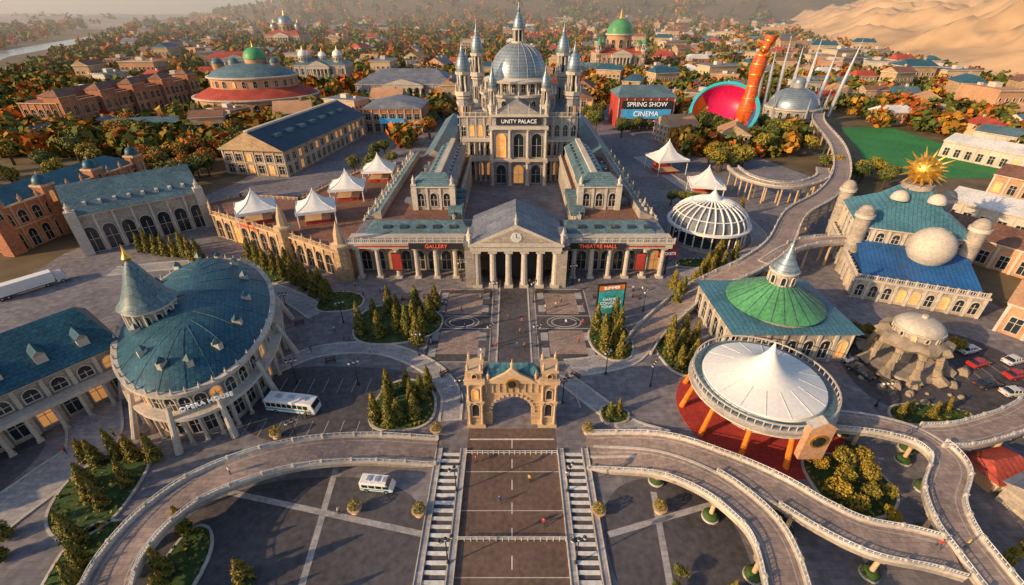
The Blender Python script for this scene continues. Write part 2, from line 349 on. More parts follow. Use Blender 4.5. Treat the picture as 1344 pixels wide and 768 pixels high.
for pts,w in (([(-56,80.2,.05),(-46,88,.05),(-31.6,89,.05),(-19.6,82.8,.05),(-13.2,74,.05),(-12.3,66,.05)],4.6),
              ([(12.3,77.7,.05),(17.9,70.7,.05),(23.4,64.5,.05),(29,60.5,1.2)],4.4),
              ([(12.5,82,.05),(19,83,.05),(26.5,85.5,.05),(31,90,.1)],6),
              ([(-95,84,.05),(-86,70,.05),(-79,60,.05),(-81,52,.05),(-84,42,.05),(-88,20,.05)],9),
              ([(-52,104,.05),(-62,112,.05),(-78,121,.05),(-100,132,.05),(-125,128,.05)],6),
              ([(52,126,.05),(60,128,.05),(85,145,.05),(90,170,.05),(82,200,.05),(70,260,.05)],6)):
    walkway('footpath',pts,w,elev=False,deck=PAVEL)
# central avenue
b=B('main_avenue',(0,0,0),0,dict(road=ASPHW,edge=KERB,markings=WHITEP,centre_strip=ASPH,upper_road=ASPH))
b.box('road',-8.4,8.4,20,64,-.1,.012); b.box('upper_road',-3.4,4.4,76,124,-.1,.014)
for x in (-8.6,8.6): b.box('edge',x-.2,x+.2,20,56,0,.16)
for i in range(9): b.box('markings',-.08,.08,24+i*4.4,26+i*4.4,.0,.018)
b.box('markings',-8,8,61.2,61.5,0,.018)
for y in (36,46.5,54): b.box('edge',-8.3,8.3,y,y+.14,0,.017)
b.box('edge',-3.8,-3.4,76,122,0,.1); b.box('edge',4.4,4.8,76,122,0,.1)
b.done()
for sx in (-1,1):
    b=B('avenue_steps',(sx*11.2,0,0),0,dict(base=ASPH,treads=WHITEP,kerbs=PAVEL,rim=KERB))
    b.box('base',-1.8,1.8,20,58,-.1,.05)
    for x in (-2.2,2.2): b.box('kerbs',x-.5,x+.5,20,59,0,.3)
    for x in (-2.78,2.78,-1.75,1.75): b.box('rim',x-.08,x+.08,20,59,0,.45)
    for i in range(27): b.box('treads',-1.6,1.6,21+i*1.4,21.55+i*1.4,.04,.3)
    b.done()
for y in (57.8,41.5):
    b=B('railing_fence',(0,y,0),0,dict(rails=WHITEP)); 
    for z in (.5,1.0): b.box('rails',-8.3,8.3,-.05,.05,z,z+.09)
    for i in range(18): b.box('rails',-8.3+i*.976-.06,-8.3+i*.976+.06,-.06,.06,0,1.1)
    b.done()
b=B('paving_pattern',(0,0,0),0,dict(lines=PATT,panels=ASPH,inlay=PAVEL,tint=DECK))
for sx,x0,x1 in ((-1,-21,-5.2),(1,6.2,21)):
    b.box('panels',x0,x1,84,117,-.05,.010)
    b.box('tint',x0+3,x1-3,87,96.5,0,.014); b.box('tint',x0+3,x1-3,104,114.5,0,.014)
    for y in (84,97.2,103,116.6): b.box('lines',x0,x1,y,y+.28,0,.03)
    for x in (x0,x1-.35): b.box('lines',x,x+.28,84.4,116.6,0,.024)
    for r in (3.2,4.4):
        for i in range(30):
            a=2*pi*i/30; b.box('lines',(x0+x1)/2+r*cos(a)-.42,(x0+x1)/2+r*cos(a)+.42,100.2+r*.62*sin(a)-.14,100.2+r*.62*sin(a)+.14,0,.034+.001*(i%2)+.003*(r<4),rot=a+pi/2)
    for y in (86,92.3,105,111.6):
        for xa in (x0+1.0,x1-3.0): b.box('inlay',xa,xa+1.8,y,y+3.4,0,.02)
for sx in (-1,1):
    for r in (9,12):
        for i in range(24):
            a=pi/2*i/23+ (0 if sx>0 else pi/2); x=sx*5+r*cos(a); y=70+r*sin(a)*.9
            b.box('lines',x-.45,x+.45,y-.13,y+.13,0,.02+.001*(i%2)+.002*(r==9),rot=a+pi/2)
for a_,c_ in (((-48,50),(-13.5,42.5)),((15,42.5),(34,48)),((-31.4,55),(-29.5,30)),((24,50),(22,30))):
    d=Vector(c_)-Vector(a_); L=d.length; ang=math.atan2(d.y,d.x); mx,my=(a_[0]+c_[0])/2,(a_[1]+c_[1])/2
    b.box('inlay',mx-L/2,mx+L/2,my-.5,my+.5,-.05,.016+.003*(abs(d.y)>abs(d.x)),rot=ang)
for i in range(9): 
    b.box('lines',-53+i*3.1,-52.88+i*3.1,74,78.5,-.01,.018); b.box('lines',-52+i*3.1,-51.88+i*3.1,62,66,-.01,.018)
for i in range(8): b.box('lines',92+i*3,92.12+i*3,78,83,-.01,.018)
b.done()
def blob(cx,cy,rx,ry,n=40,rot=0,wob=.06,sq=2.4):
    out=[]
    for i in range(n):
        a=2*pi*i/n; c,s_=cos(a),sin(a); x=rx*math.copysign(abs(c)**(2/sq),c); y=ry*math.copysign(abs(s_)**(2/sq),s_)
        w=1+wob*sin(3*a+cx); x*=w;y*=w; out.append((cx+x*cos(rot)-y*sin(rot),cy+x*sin(rot)+y*cos(rot)))
    return out
sheet('asphalt_car_park',blob(-37,72,20,11),.008,ASPH)
sheet('asphalt_car_park',blob(-33,38,21,15,wob=.02),.006,ASPH)
sheet('asphalt_car_park',blob(25,40,10.5,13,wob=.02),.006,ASPH)
sheet('asphalt_car_park',blob(-100,52,13,14),.009,ASPH)
sheet('asphalt_car_park',blob(98,80,22,17),.009,ASPH)
def leaves(b,part,P,Nn,S,up=.3):
    n=len(P)
    if n==0: return
    Nn=Nn+rng.normal(0,.55,(n,3)); Nn/=np.linalg.norm(Nn,axis=1)[:,None]
    T=np.cross(Nn,rng.normal(0,1,(n,3))); T/=np.linalg.norm(T,axis=1)[:,None]; U=np.cross(Nn,T)
    S=S[:,None]; V=np.stack([P-T*S-U*S*.5,P+T*S-U*S*.6,P+T*S*.6+U*S*.8,P-T*S*.7+U*S*.7],1).reshape(-1,3)
    b.add(part,[tuple(v) for v in V],[(4*i,4*i+1,4*i+2,4*i+3) for i in range(n)])
def bed(cx,cy,rx,ry,rot=0):
    P=blob(cx,cy,rx,ry,36,rot); Q=blob(cx,cy,rx+.45,ry+.45,36,rot); b=B('garden_bed',(0,0,0),0,dict(soil=GRASS,kerb=KERB,shrubs=CON2,flowers=LEAFO,shrub_tips=CON1))
    b.prism('soil',P,.02,.24); n=len(P); V=[(x,y,z) for pp in (P,Q) for z in (0,.3) for x,y in pp]
    b.add('kerb',V,[(n+i,n+(i+1)%n,3*n+(i+1)%n,3*n+i) for i in range(n)]+[(2*n+i,2*n+(i+1)%n,3*n+(i+1)%n,3*n+i) for i in range(n)]+[(i,(i+1)%n,n+(i+1)%n,n+i) for i in range(n)])
    m=int(170*(rx+ry)/8); a=rng.random(m)*2*pi; q=np.where(rng.random(m)<.6,.9+.05*rng.random(m),rng.random(m)**.5*.85)
    ix=(a/(2*pi)*36).astype(int)%36; PP=np.array(P); C0=np.array([cx,cy]); X=C0+(PP[ix]-C0)*q[:,None]; 
    pts=np.concatenate([X+rng.normal(0,.12,(m,2)),(.3+.5*rng.random((m,1)))],1); Nn=np.tile([0,0,1.],(m,1)); S=.2+.15*rng.random(m); k=rng.random(m)
    leaves(b,'shrubs',pts[k<.55],Nn[k<.55],S[k<.55]); leaves(b,'shrub_tips',pts[(k>=.55)&(k<.9)],Nn[(k>=.55)&(k<.9)],S[(k>=.55)&(k<.9)]); leaves(b,'flowers',pts[k>=.9],Nn[k>=.9],S[k>=.9]*.8)
    b.done()
for a in ((-30,99.5,11,8.5),(-22.3,70.2,6.2,7),(24.5,92,5,7),(20.5,67.5,2.6,2.2),(40.2,86.5,5.4,7,.3),(58,51.5,6.5,6.2),(-70,50,6,8,.2),(-62,37,5,8,.2),(-48.5,36.5,3,7),(-87,128,18,5,-.35),(-48,110,6,5),(93,94,13,3.5,-.3),(84,67.5,8,2.6),(72,120,4,9,-.5),(60,133,7,3),(52,112,6,4.5,.7),(42,45,2,2)): bed(*a)
# ------------------------------------------------------------ trees
def conifer(seed,H=7.6,Rr=1.45,n=1300):
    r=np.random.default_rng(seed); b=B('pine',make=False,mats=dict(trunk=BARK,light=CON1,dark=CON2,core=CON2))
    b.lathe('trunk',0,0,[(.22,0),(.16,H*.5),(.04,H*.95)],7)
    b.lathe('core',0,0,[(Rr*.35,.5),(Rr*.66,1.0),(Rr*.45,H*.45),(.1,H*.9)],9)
    t=r.random(n)**1.3; z=.5+t*(H-.5); a=r.random(n)*2*pi
    lump=1+.14*np.sin(a*3+z*2.1+seed)+.10*np.sin(a*5-z*3.3)+.08*np.sin(z*9)
    rr=Rr*(1-t)**.72*np.minimum(1,(t+.06)*9)**.5*lump*(.7+.33*r.random(n))
    P=np.stack([rr*np.cos(a),rr*np.sin(a),z],1); Nn=np.stack([np.cos(a),np.sin(a),np.full(n,.5)],1); S=.12+.12*r.random(n)
    m=(np.sin(a*4+z*2.5+seed)+r.normal(0,.7,n)+(t-.3)*1.2)>-.45  # more golden leaves towards the top: sunlit tips painted into the leaf colour
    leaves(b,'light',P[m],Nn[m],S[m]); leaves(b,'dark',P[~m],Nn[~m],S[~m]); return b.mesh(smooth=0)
def decid(seed,LM,H=7,Rr=2.6,n=1400,dark=CON2):
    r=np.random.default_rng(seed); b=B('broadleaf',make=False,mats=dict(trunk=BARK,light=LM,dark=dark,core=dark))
    b.lathe('trunk',0,0,[(.28,0),(.2,H*.3),(.1,H*.6)],7); cz=H*.62
    for k in range(11):
        a=r.random()*2*pi; q=r.random()**.5*Rr*.62; zz=cz+r.normal(0,.25)*H*.28; zz=min(max(zz,H*.38),H*.85); c=np.array([q*cos(a),q*sin(a),zz]); cr_=Rr*(.36+.2*r.random())
        b.tube('trunk',(0,0,H*.28),tuple(c),.1,.03,5)
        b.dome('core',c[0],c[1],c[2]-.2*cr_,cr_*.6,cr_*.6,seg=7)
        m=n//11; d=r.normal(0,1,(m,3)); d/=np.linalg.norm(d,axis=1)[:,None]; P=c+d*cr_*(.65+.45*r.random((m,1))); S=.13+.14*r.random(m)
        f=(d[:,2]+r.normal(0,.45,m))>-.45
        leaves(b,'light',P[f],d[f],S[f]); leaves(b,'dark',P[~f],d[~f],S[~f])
    return b.mesh(smooth=0)
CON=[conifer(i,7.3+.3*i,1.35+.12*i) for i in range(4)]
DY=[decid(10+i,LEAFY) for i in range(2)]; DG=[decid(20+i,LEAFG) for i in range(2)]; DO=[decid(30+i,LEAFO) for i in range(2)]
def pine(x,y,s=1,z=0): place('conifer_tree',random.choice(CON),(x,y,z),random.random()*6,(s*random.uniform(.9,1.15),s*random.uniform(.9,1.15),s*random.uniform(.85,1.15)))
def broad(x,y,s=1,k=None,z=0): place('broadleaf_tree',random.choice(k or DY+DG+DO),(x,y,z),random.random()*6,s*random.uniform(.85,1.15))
for x,y in ((-38,95),(-36,101),(-33,94),(-30.5,103),(-29,96),(-26,94),(-25.5,100),(-22.5,95),(-21.5,101),(-33,105),(-26,106),(-23,91),(-20.8,106.5)): pine(x,y,1.12)
for x,y in ((-27,66),(-25,69),(-22.5,66),(-19.5,67),(-26,73),(-22.5,75),(-19,72),(-18,75),(-24,64.5),(-20.5,70)): pine(x,y,.88)
for x,y in ((22,88),(25,90),(23,94),(27,95),(25.5,86),(21.5,97),(26.5,99)): pine(x,y,1)
for x,y in ((19.7,67.5),(21.5,68)): pine(x,y,.55)
for x,y in ((38,82),(42,84),(40,88),(44,90),(38.5,91),(42.5,93),(37,86)): pine(x,y,1)
for x,y in ((-77,56.5),(-74.3,55.7),(-71.6,57),(-68.5,56.8),(-64.5,56.5),(-70,48.7),(-67,47.3),(-72.5,51),(-68,42),(-65.5,40.5),(-62.5,37.5),(-76,38.6),(-78.5,42),(-60,34),(-51,43),(-50,36.5),(-47.5,33),(-38,35.5),(-66,51.5)): pine(x,y,.88)
for i in range(9): pine(-52-i*4.2,110+i*3.3+random.uniform(-.6,.6),1.05)
for i in range(7): pine(-52.5-i*3.2,113.5+i*3+random.uniform(-.6,.6),.85)
for i in range(8): pine(-100-i*3.5,134+i*1.14+random.uniform(-1,1),1.1)
for i in range(12): pine(58+i*2.9,121+i*4.8+random.uniform(-1,1),.95)
for x,y in ((45,108),(48,112),(52,116),(47,117),(56,121),(60,127),(66,129),(72,135)): pine(x,y,1)
for x,y,s in ((53.5,48.5,.75),(56,51,.8),(58.5,48,.7),(60.5,52,.8),(58,55,.75),(62.5,49,.55),(54,54,.6),(62,55.5,.7),(59.5,44.5,.6),(55.5,46.5,.6)): broad(x,y,s,DY)
for i in range(16): broad(82+i*1.6,97-i*.7+random.uniform(-1.5,1.5),.5+.2*random.random(),DG+DY)
for x,y in ((80,68),(84,67),(88,68.5),(77,66.5)): pine(x,y,.6)
for i in range(14): broad(68+i*2.2,36+i*1.1+random.uniform(-1,1),.42,DY)
for x,y in ((24,36),(49,33),(23,34)): broad(x,y,.4,DG)
for x,y in ((-41,30.5),(-30,31.5),(30,33)): pine(x,y,.7)
def scatter(n,x0,x1,y0,y1,s0,s1,k):
    for i in range(n): broad(random.uniform(x0,x1),random.uniform(y0,y1),random.uniform(s0,s1),k)
scatter(22,-178,-148,205,245,1.4,2.1,DG+DO); scatter(14,-165,-145,240,300,1.6,2.2,DG+DO); scatter(9,-78,-62,225,262,1,1.5,DG)
scatter(18,98,128,222,262,1.2,1.9,DY+DG); scatter(16,138,168,258,312,1.6,2.4,DY+DG); scatter(12,118,136,292,345,1.6,2.4,DG+DY); scatter(9,70,92,320,326,1.2,1.6,DG)
scatter(14,154,185,200,236,1,1.5,DG+DY); scatter(8,66,78,170,186,.9,1.2,DG); scatter(46,-262,-190,190,330,1.5,2.4,DO+DG+DY); scatter(16,-60,-45,300,372,1.4,2,DG+DO); scatter(12,54,70,300,372,1.4,2,DG+DY)
scatter(12,-145,-128,318,370,1.6,2.2,DG+DO); scatter(10,-60,-36,395,430,1.5,2.2,DG+DO); scatter(12,-200,-178,130,200,1.2,1.7,DO+DG)
for i in range(18): pine(-250+i*7,352-abs(i-9)*1.2-6,1.7)
# ------------------------------------------------------------ palace
def tower(b,x,y,r,z0,ztop,part='walls',seg=8):
    h=ztop-z0
    b.cyl(part,x,y,z0,z0+h*.62,r,r*.92,seg=seg)
    for f in (.2,.4,.6): b.cyl('cornice',x,y,z0+h*f,z0+h*f+.7,r*1.18,seg=seg)
    b.cyl('cornice',x,y,z0+h*.62,z0+h*.65,r*1.35,r*1.4,seg=seg)
    for i in range(8):
        a=2*pi*(i+.5)/8; b.cyl('columns',x+r*.85*cos(a),y+r*.85*sin(a),z0+h*.65,z0+h*.76,r*.14,seg=6)
        b.pinnacle(x+r*1.2*cos(a),y+r*1.2*sin(a),z0+h*.65,h*.06,r*.12)
        t=(-sin(a),cos(a))
        for f in (.08,.26,.46): b.window((x+r*.93*cos(a),y+r*.93*sin(a)),t,z0+h*f,r*.34,h*.09,True,.12,seg=4)
    b.cyl('glass',x,y,z0+h*.65,z0+h*.76,r*.5,seg=8)
    b.cyl('cornice',x,y,z0+h*.76,z0+h*.78,r*1.15,r*1.2,seg=seg)
    b.lathe('dome',x,y,[(r*1.0,z0+h*.78),(r*1.08,z0+h*.81),(r*.9,z0+h*.85),(r*.5,z0+h*.89),(r*.3,z0+h*.905),(r*.34,z0+h*.92),(r*.1,z0+h*.95),(.05,ztop)],14)
b=B('domed_palace',(3,215,0),0,dict(walls=STONEC,roof=GREYR,sign=IRON)); b.lit=.3
b.box('walls',-27,27,6,58,0,28); b.box('roof',-26.3,26.3,6.7,57.3,28,28.4)
b.facade((-27,6),(-12,6),[(2,6),(10.5,6),(20,5)],4,2.1,corn=28.8); b.facade((12,6),(27,6),[(2,6),(10.5,6),(20,5)],4,2.1,corn=28.8)
b.facade((-27,58),(-27,6),[(2,6),(10.5,6),(20,5)],11,2.1,corn=28.8); b.facade((27,6),(27,58),[(2,6),(10.5,6),(20,5)],11,2.1,corn=28.8)
b.balus((-27,6),(-12,6),28.8,1.6); b.balus((12,6),(27,6),28.8,1.6); b.balus((-27,58),(-27,6),28.8,1.6); b.balus((27,6),(27,58),28.8,1.6)
for x0,x1 in ((-25,-13),(13,25)):
    for i in range(6): b.column(x0+(x1-x0)*i/5,3.2,0,9.5,.55)
    b.box('cornice',x0-1,x1+1,2,6,9.5,11); b.balus((x0-1,2.1),(x1+1,2.1),11,1.2)
    for i in range(6): b.column(x0+(x1-x0)*i/5,4.2,11,18,.4)
    b.box('cornice',x0-1,x1+1,3.4,6,18,19)
b.box('walls',-12,12,-2,8,0,30); b.facade((-12,-2),(12,-2),[(.6,8.4),(12.5,10.5)],3,4.4,corn=26)
for x in (-12,-4,4,12): b.column(x,-3.4,0,11,.75); b.column(x,-3.2,12,25,.6)
b.box('cornice',-13,13,-4.4,-1.9,11,12); b.box('cornice',-13,13,-4.2,-1.9,25,26.2); b.box('sign',-10,10,-2.5,-1.95,26.6,29.6)
b.text('UNITY PALACE',(0,-2.7,28.1),2.3)
b.box('cornice',-12.8,12.8,-2.8,8,30,31); b.gable('roof',-9,9,-2,8,31,36.5,'y',.6)
for x in (-12,12): b.pinnacle(x,-1.5,31,8,1.0)
for x in (-9.5,-4.5,4.5,9.5): b.pinnacle(x,-2.2,31,4.5,.5)
cx,cy=0,26
b.cyl('walls',cx,cy,28,36,17.5,seg=32); b.ringfac(cx,cy,17.5,17.5,24,[(30,4.5)],2.2)
b.cyl('cornice',cx,cy,36,37,18.6,seg=32)
for i in range(24):
    a=2*pi*i/24; b.cyl('columns',cx+15.6*cos(a),cy+15.6*sin(a),37,41.5,.42,seg=8); b.pinnacle(cx+18*cos(a),cy+18*sin(a),37,2.6,.35)
b.cyl('walls',cx,cy,37,42,13.6,seg=32); b.ringfac(cx,cy,13.6,13.6,20,[(37.6,3.6)],1.9)
b.lathe('cornice',cx,cy,[(16.3,41.5),(16.6,42.3),(14,42.9),(13.4,43.4)],32)
b.dome('dome',cx,cy,43.2,13,14,seg=40)
for i in range(20):
    a=2*pi*i/20
    for k in range(8):
        t0,t1=k/8*pi/2*.94,(k+1)/8*pi/2*.94
        b.tube('cornice',(cx+13.05*cos(t0)*cos(a),cy+13.05*cos(t0)*sin(a),43.2+14.05*sin(t0)),(cx+13.05*cos(t1)*cos(a),cy+13.05*cos(t1)*sin(a),43.2+14.05*sin(t1)),.1,seg=4)
b.cyl('cornice',cx,cy,56.6,57.6,3.2,3.4,seg=16)
for i in range(8):
    a=2*pi*i/8; b.cyl('columns',cx+2.3*cos(a),cy+2.3*sin(a),57.6,62,.3,seg=6)
b.cyl('glass',cx,cy,57.6,62,1.5,seg=10); b.cyl('cornice',cx,cy,62,62.6,2.9,seg=16)
b.lathe('dome',cx,cy,[(2.4,62.6),(2.5,64),(1.8,66.4),(.8,68.2),(.5,69),(.8,69.8),(.25,71),(.06,78)],14)
b.lathe('finial',cx,cy,[(.1,72.6),(.7,73.1),(.1,73.7)],8)
for x,y,r,zt in ((-24.5,9,2.9,60),(24,9,2.9,60),(-20.5,45,2.8,66),(22.5,45,2.8,66),(-11.6,5,1.7,52),(11.6,5,1.7,52),(-27,24,1.9,50),(27,24,1.9,50),(-27,56,2,54),(27,56,2,54)): tower(b,x,y,r,0,zt)
b.gable('roof',-24,24,47,57,28.4,35,'x',0,hip=5)
b.done()
# fore hall
b=B('colonnade_hall',(0,124,0),0,dict(walls=STONE,roof=GREYR,skirt=SLATEG,sign=IRON,clock=WHITEP,greenroof=SLATEG,awning=RED,terrace=BROWNR,redband=RED,skylights=GLASS,vents=SILVER)); b.lit=.3
b.box('walls',-47,46,5,16,0,10.2)
for x0,x1 in ((-47,-10),(12,46)):
    b.box('cornice',x0-.8,x1+.8,-1,5,10.2,11.8); b.box('cornice',x0-1.2,x1+1.2,-1.4,5,11.8,12.4)
    n=7
    for i in range(n): 
        xx=x0+1.2+(x1-x0-2.4)*i/(n-1); b.column(xx,.3,0,10.2,.75)
    n=9
    for i in range(n):
        xx=x0+(x1-x0)*(i+.5)/n; b.window((xx,5),(1,0),.3,2.8,6.5,True,.25); 
    b.balus((x0-1,-1.2),(x1+1,-1.2),12.4,1.2)
    b.box('redband',x0+1.5,x1-1.5,-1.12,-1.02,10.7,11.2)
    b.gable('skirt',x0+3,x1-3,5,15,12.5,14.6,'x',.2,hip=2.5)
    for i in range(5): b.box('skylights',x0+8+i*5,x0+10.4+i*5,6.6,8.4,13.2,13.9)
b.box('roof',-46.8,46,5,15.6,12,12.5); b.box('cornice',-47.3,46.6,5.003,16.3,10.2,11.99)
for x0,x1 in ((-30,-14),(17,33)):
    b.box('sign',x0,x1,-1.55,-1.42,10.3,12.2); b.text('GALLERY' if x0<0 else 'THEATRE HALL',((x0+x1)/2,-1.6,11.2),1.6,m=LETTERR)
for x in (-34,38):
    b.box('sign',x-1.5,x+1.5,-1.3,-1.1,3,9); b.box('awning',x-1.3,x+1.3,-1.36,-1.29,3.3,8.7)
for i in range(6): b.column(-10+i*4.5+0,-5.2,0,12,.95)
for i in range(6): b.column(-10+i*4.5,-1.5,0,12,.8)
b.box('cornice',-11.7,14,-6.6,8,12,13.6); b.box('cornice',-12.2,14.5,-7.1,8,13.6,14.2)
b.gable('roof',-11.7,14,-6.6,14,14.2,19.8,'y',.5); b.plate('cornice',(1.15,-7.12),(1,0),[(-13,14.2),(13,14.2),(0,20.3)],-.1,.02)
b.plate('walls',(1.15,-7.16),(1,0),[(-10,14.9),(10,14.9),(0,19.2)],0,.05)
b.plate('clock',(1.15,-7.2),(1,0),[(1.5*cos(a*pi/10),16.6+1.5*sin(a*pi/10)) for a in range(20)],0,.15)
b.plate('sign',(1.15,-7.37),(1,0),[(-.08,16.5),(.08,16.5),(.08,17.8),(-.08,17.8)],0,.04); b.plate('sign',(1.15,-7.37),(1,0),[(0,16.5),(.9,16.5),(.9,16.65),(0,16.65)],0,.05)
b.box('sign',-7,9.5,-1.2,-1,1,9)
for x in (-12,14.3): b.box('walls',x-1.4,x+1.4,-6,5,0,12); b.box('roof',x-1.6,x+1.6,-6.2,5,13.5,14.6); b.pinnacle(x,-5,14.6,4,.7)
for x in (-11.7,1.15,14): b.pinnacle(x,-6.6,14.2 if x!=1.15 else 20.2,3.2,.45)
for sgn,xo,xi in ((-1,-47,-19),(1,46,22)):
    x0,x1=min(xo,xi),max(xo,xi)
    b.box('walls',x0,x1,16,91,0,12); b.box('terrace',x0+.8,x1-.8,15.7,90.5,12,12.2)
    if sgn<0: b.facade((xo,91),(xo,16),[(1,7)],16,2.4,corn=12.6); b.facade((xi,16.5),(xi,91),[(1,7)],14,2.4,corn=12.6); b.balus((xo,91),(xo,16),12.6,1.1); b.balus((xi,16.5),(xi,91),12.6,1.1)
    else: b.facade((xo,16),(xo,91),[(1,7)],16,2.4,corn=12.6); b.facade((xi,91),(xi,16.5),[(1,7)],14,2.4,corn=12.6); b.balus((xo,16),(xo,91),12.6,1.1); b.balus((xi,91),(xi,16.5),12.6,1.1)
    o=xo; w=5*-sgn
    b.add('skirt',[(o,17,12.7),(o+w,17,15),(o+w,90,15),(o,90,12.7)],[(0,1,2,3)]); b.add('walls',[(o+w,17,15),(o+w,90,15),(o+w,90,12.2),(o+w,17,12.2),(o,17,12.7),(o,17,12.2)],[(0,1,2,3),(0,3,5,4)])
    for k in range(18): b.box('cornice',min(o,o+w)+2.2,min(o,o+w)+2.8,19+k*4,20.2+k*4,13.5,14.9)
    c=(-26 if sgn<0 else 29)
    b.box('walls',c-6.5,c+6.5,25,34,12.2,20); b.facade((c-6.5,25),(c+6.5,25),[(13.4,4.6)],3,2.2,corn=20.4)
    b.gable('greenroof',c-6.5,c+6.5,25,34,20.4,23.6,'x',.8,hip=3.5)
    for q in (c-6.3,c+6.3): b.box('trim',q-.9,q+.9,24.4,26.2,12.2,21); b.pinnacle(q,25.3,21,3,.6)
    b.box('walls',c-5,c+5,34,88,12.2,17); b.facade((c+5,34.5),(c+5,88),[(13,2.8)],14,1.5,pil=False,corn=17.3); b.facade((c-5,88),(c-5,34.5),[(13,2.8)],14,1.5,pil=False,corn=17.3)
    b.gable('greenroof',c-5,c+5,34,88,17.3,20.8,'y',.7)
    b.box('cornice',c-1,c+1,34,88.5,20.2,21.1)
    for k in range(10): b.box('skylights',c-3.6,c-2.2,38+k*5,40.5+k*5,17.8,19.2); b.box('skylights',c+2.2,c+3.6,38+k*5,40.5+k*5,17.8,19.2)
    v=c-sgn*7.5
    for k in range(4): b.vault('skirt',v-2.3,v+2.3,19+k*5.6,24.2+k*5.6,12.25,'x' )
    xs=xo-sgn*1
    for k in range(9): b.pinnacle(xs,18+k*9,12.6,3.2,.5)
    qa,qb=(c+8.2,c+11.2) if sgn>0 else (c-11.2,c-8.2)
    for k in range(5): b.box('roof',qa,qb,30+k*10,34+k*10,12.2,13.4); b.cyl('vents',(qa+qb)/2,37+k*10,12.2,13.8,.5,seg=10)
    r0,r1=((-40,-31) if sgn<0 else (37,46)); b.box('walls',r0,r1,91,178,0,12); b.gable('skirt',r0,r1,91,178,12,15.5,'y',.8)
b.box('roof',-19,22,16.5,80,-.05,.02)
b.done()
# tent terrace
b=B('terrace_arcade',(0,0,0),0,dict(walls=WARM,floor=BROWNR,trim=TRIMW,frames=TRIMW,cornice=TRIMW,sign=IRON)); b.lit=.35
PT=[(-47.9,124.5),(-50,123),(-72,136),(-105,154),(-112,164),(-104,172),(-80,168),(-74,188),(-64,214),(-47.9,215)]
b.prism('walls',PT,0,8.4); b.prism('floor',PT,8.4,8.6)
out=[(-112,164),(-105,154),(-72,136),(-50,123)]
for (p,q,n) in ((out[0],out[1],3),(out[1],out[2],8),(out[2],out[3],6)):
    b.facade(p,q,[(.4,6.4)],n,3.0,corn=8.9); b.balus(p,q,8.9,1.1)
    for i in range(n+1): b.pinnacle(p[0]+(q[0]-p[0])*i/n,p[1]+(q[1]-p[1])*i/n,8.9,2.6,.4)
for x,y in ((-50,123),(-72,136)):
    b.lathe('walls',x,y,[(2.4,0),(2.4,11)],8); b.lathe('trim',x,y,[(2.8,11),(2.8,11.8),(1.6,12.2),(1.4,15),(.9,16.5),(.05,19)],8)
b.balus((-112,164),(-104,172),8.6,1.1); b.balus((-104,172),(-80,168),8.6,1.1); b.balus((-80,168),(-74,188),8.6,1.1); b.balus((-74,188),(-64,214),8.6,1.1)
b.text('MARKET HALL',(-88.5,144.2,8.1),1.6,rotz=math.atan2(-18,33),m=LETTERR)
b.done()
def tent(x,y,z,w=10,h=9,rot=0):
    b=B('canopy_tent',(x,y,z),rot,dict(canvas=WHITE,posts=WHITEP,skirt=WHITE,stall=RED,band=TRIMW,seams=WHITEP))
    a=w/2
    for i,j in ((-1,-1),(1,-1),(1,1),(-1,1)):
        b.cyl('posts',i*a*.92,j*a*.92,0,h*.5,.2,seg=8)
    V=[];seg=24;lv=[(1,.5),(.72,.58),(.45,.68),(.22,.82),(.05,.97),(.01,1.08)]
    for k,(r,zz) in enumerate(lv):
        for i in range(seg):
            t=2*pi*(i)/seg; c,s_=cos(t),sin(t); m=max(abs(c),abs(s_)); q=a*r/m if k==0 else a*r/(m*(1-.12*k)+.12*k)
            V.append((q*c,q*s_,h*(zz+(.03*abs(sin(2*t))*-1 if k<3 else 0))))
    F=[(k*seg+i,k*seg+(i+1)%seg,(k+1)*seg+(i+1)%seg,(k+1)*seg+i) for k in range(len(lv)-1) for i in range(seg)]
    b.add('canvas',V,F)
    for i in range(3,seg,6):
        for k in range(4): b.tube('seams',tuple(Vector(V[k*seg+i])+Vector((0,0,.06))),tuple(Vector(V[(k+1)*seg+i])+Vector((0,0,.06))),.1,.1,5)
    for (x0,x1,y0,y1) in ((-a,a,-a-.05,-a+.05),(-a,a,a-.05,a+.05),(-a-.05,-a+.05,-a+.06,a-.06),(a-.05,a+.05,-a+.06,a-.06)): b.box('skirt',x0,x1,y0,y1,h*.5-.9,h*.5+.02)
    b.box('stall',-a*.6,a*.6,-a*.6,a*.6,0,1.3); b.box('stall',-a*.5,a*.5,a*.3,a*.6,1.3,h*.45); b.box('band',-a*.65,a*.65,-a*.65,a*.65,1.3,1.45)
    b.done()
for t in ((-86,148.5,8.6,12.5,10.5,.5),(-66,149,8.6,12.5,10.5,.35),(-62,171,8.6,12.5,10.5,.2),(-55.5,193,8.6,12.5,10.5,.1),(77,233,0,16,15,.2),(83.5,196,0,14,13,-.2)): tent(*t)
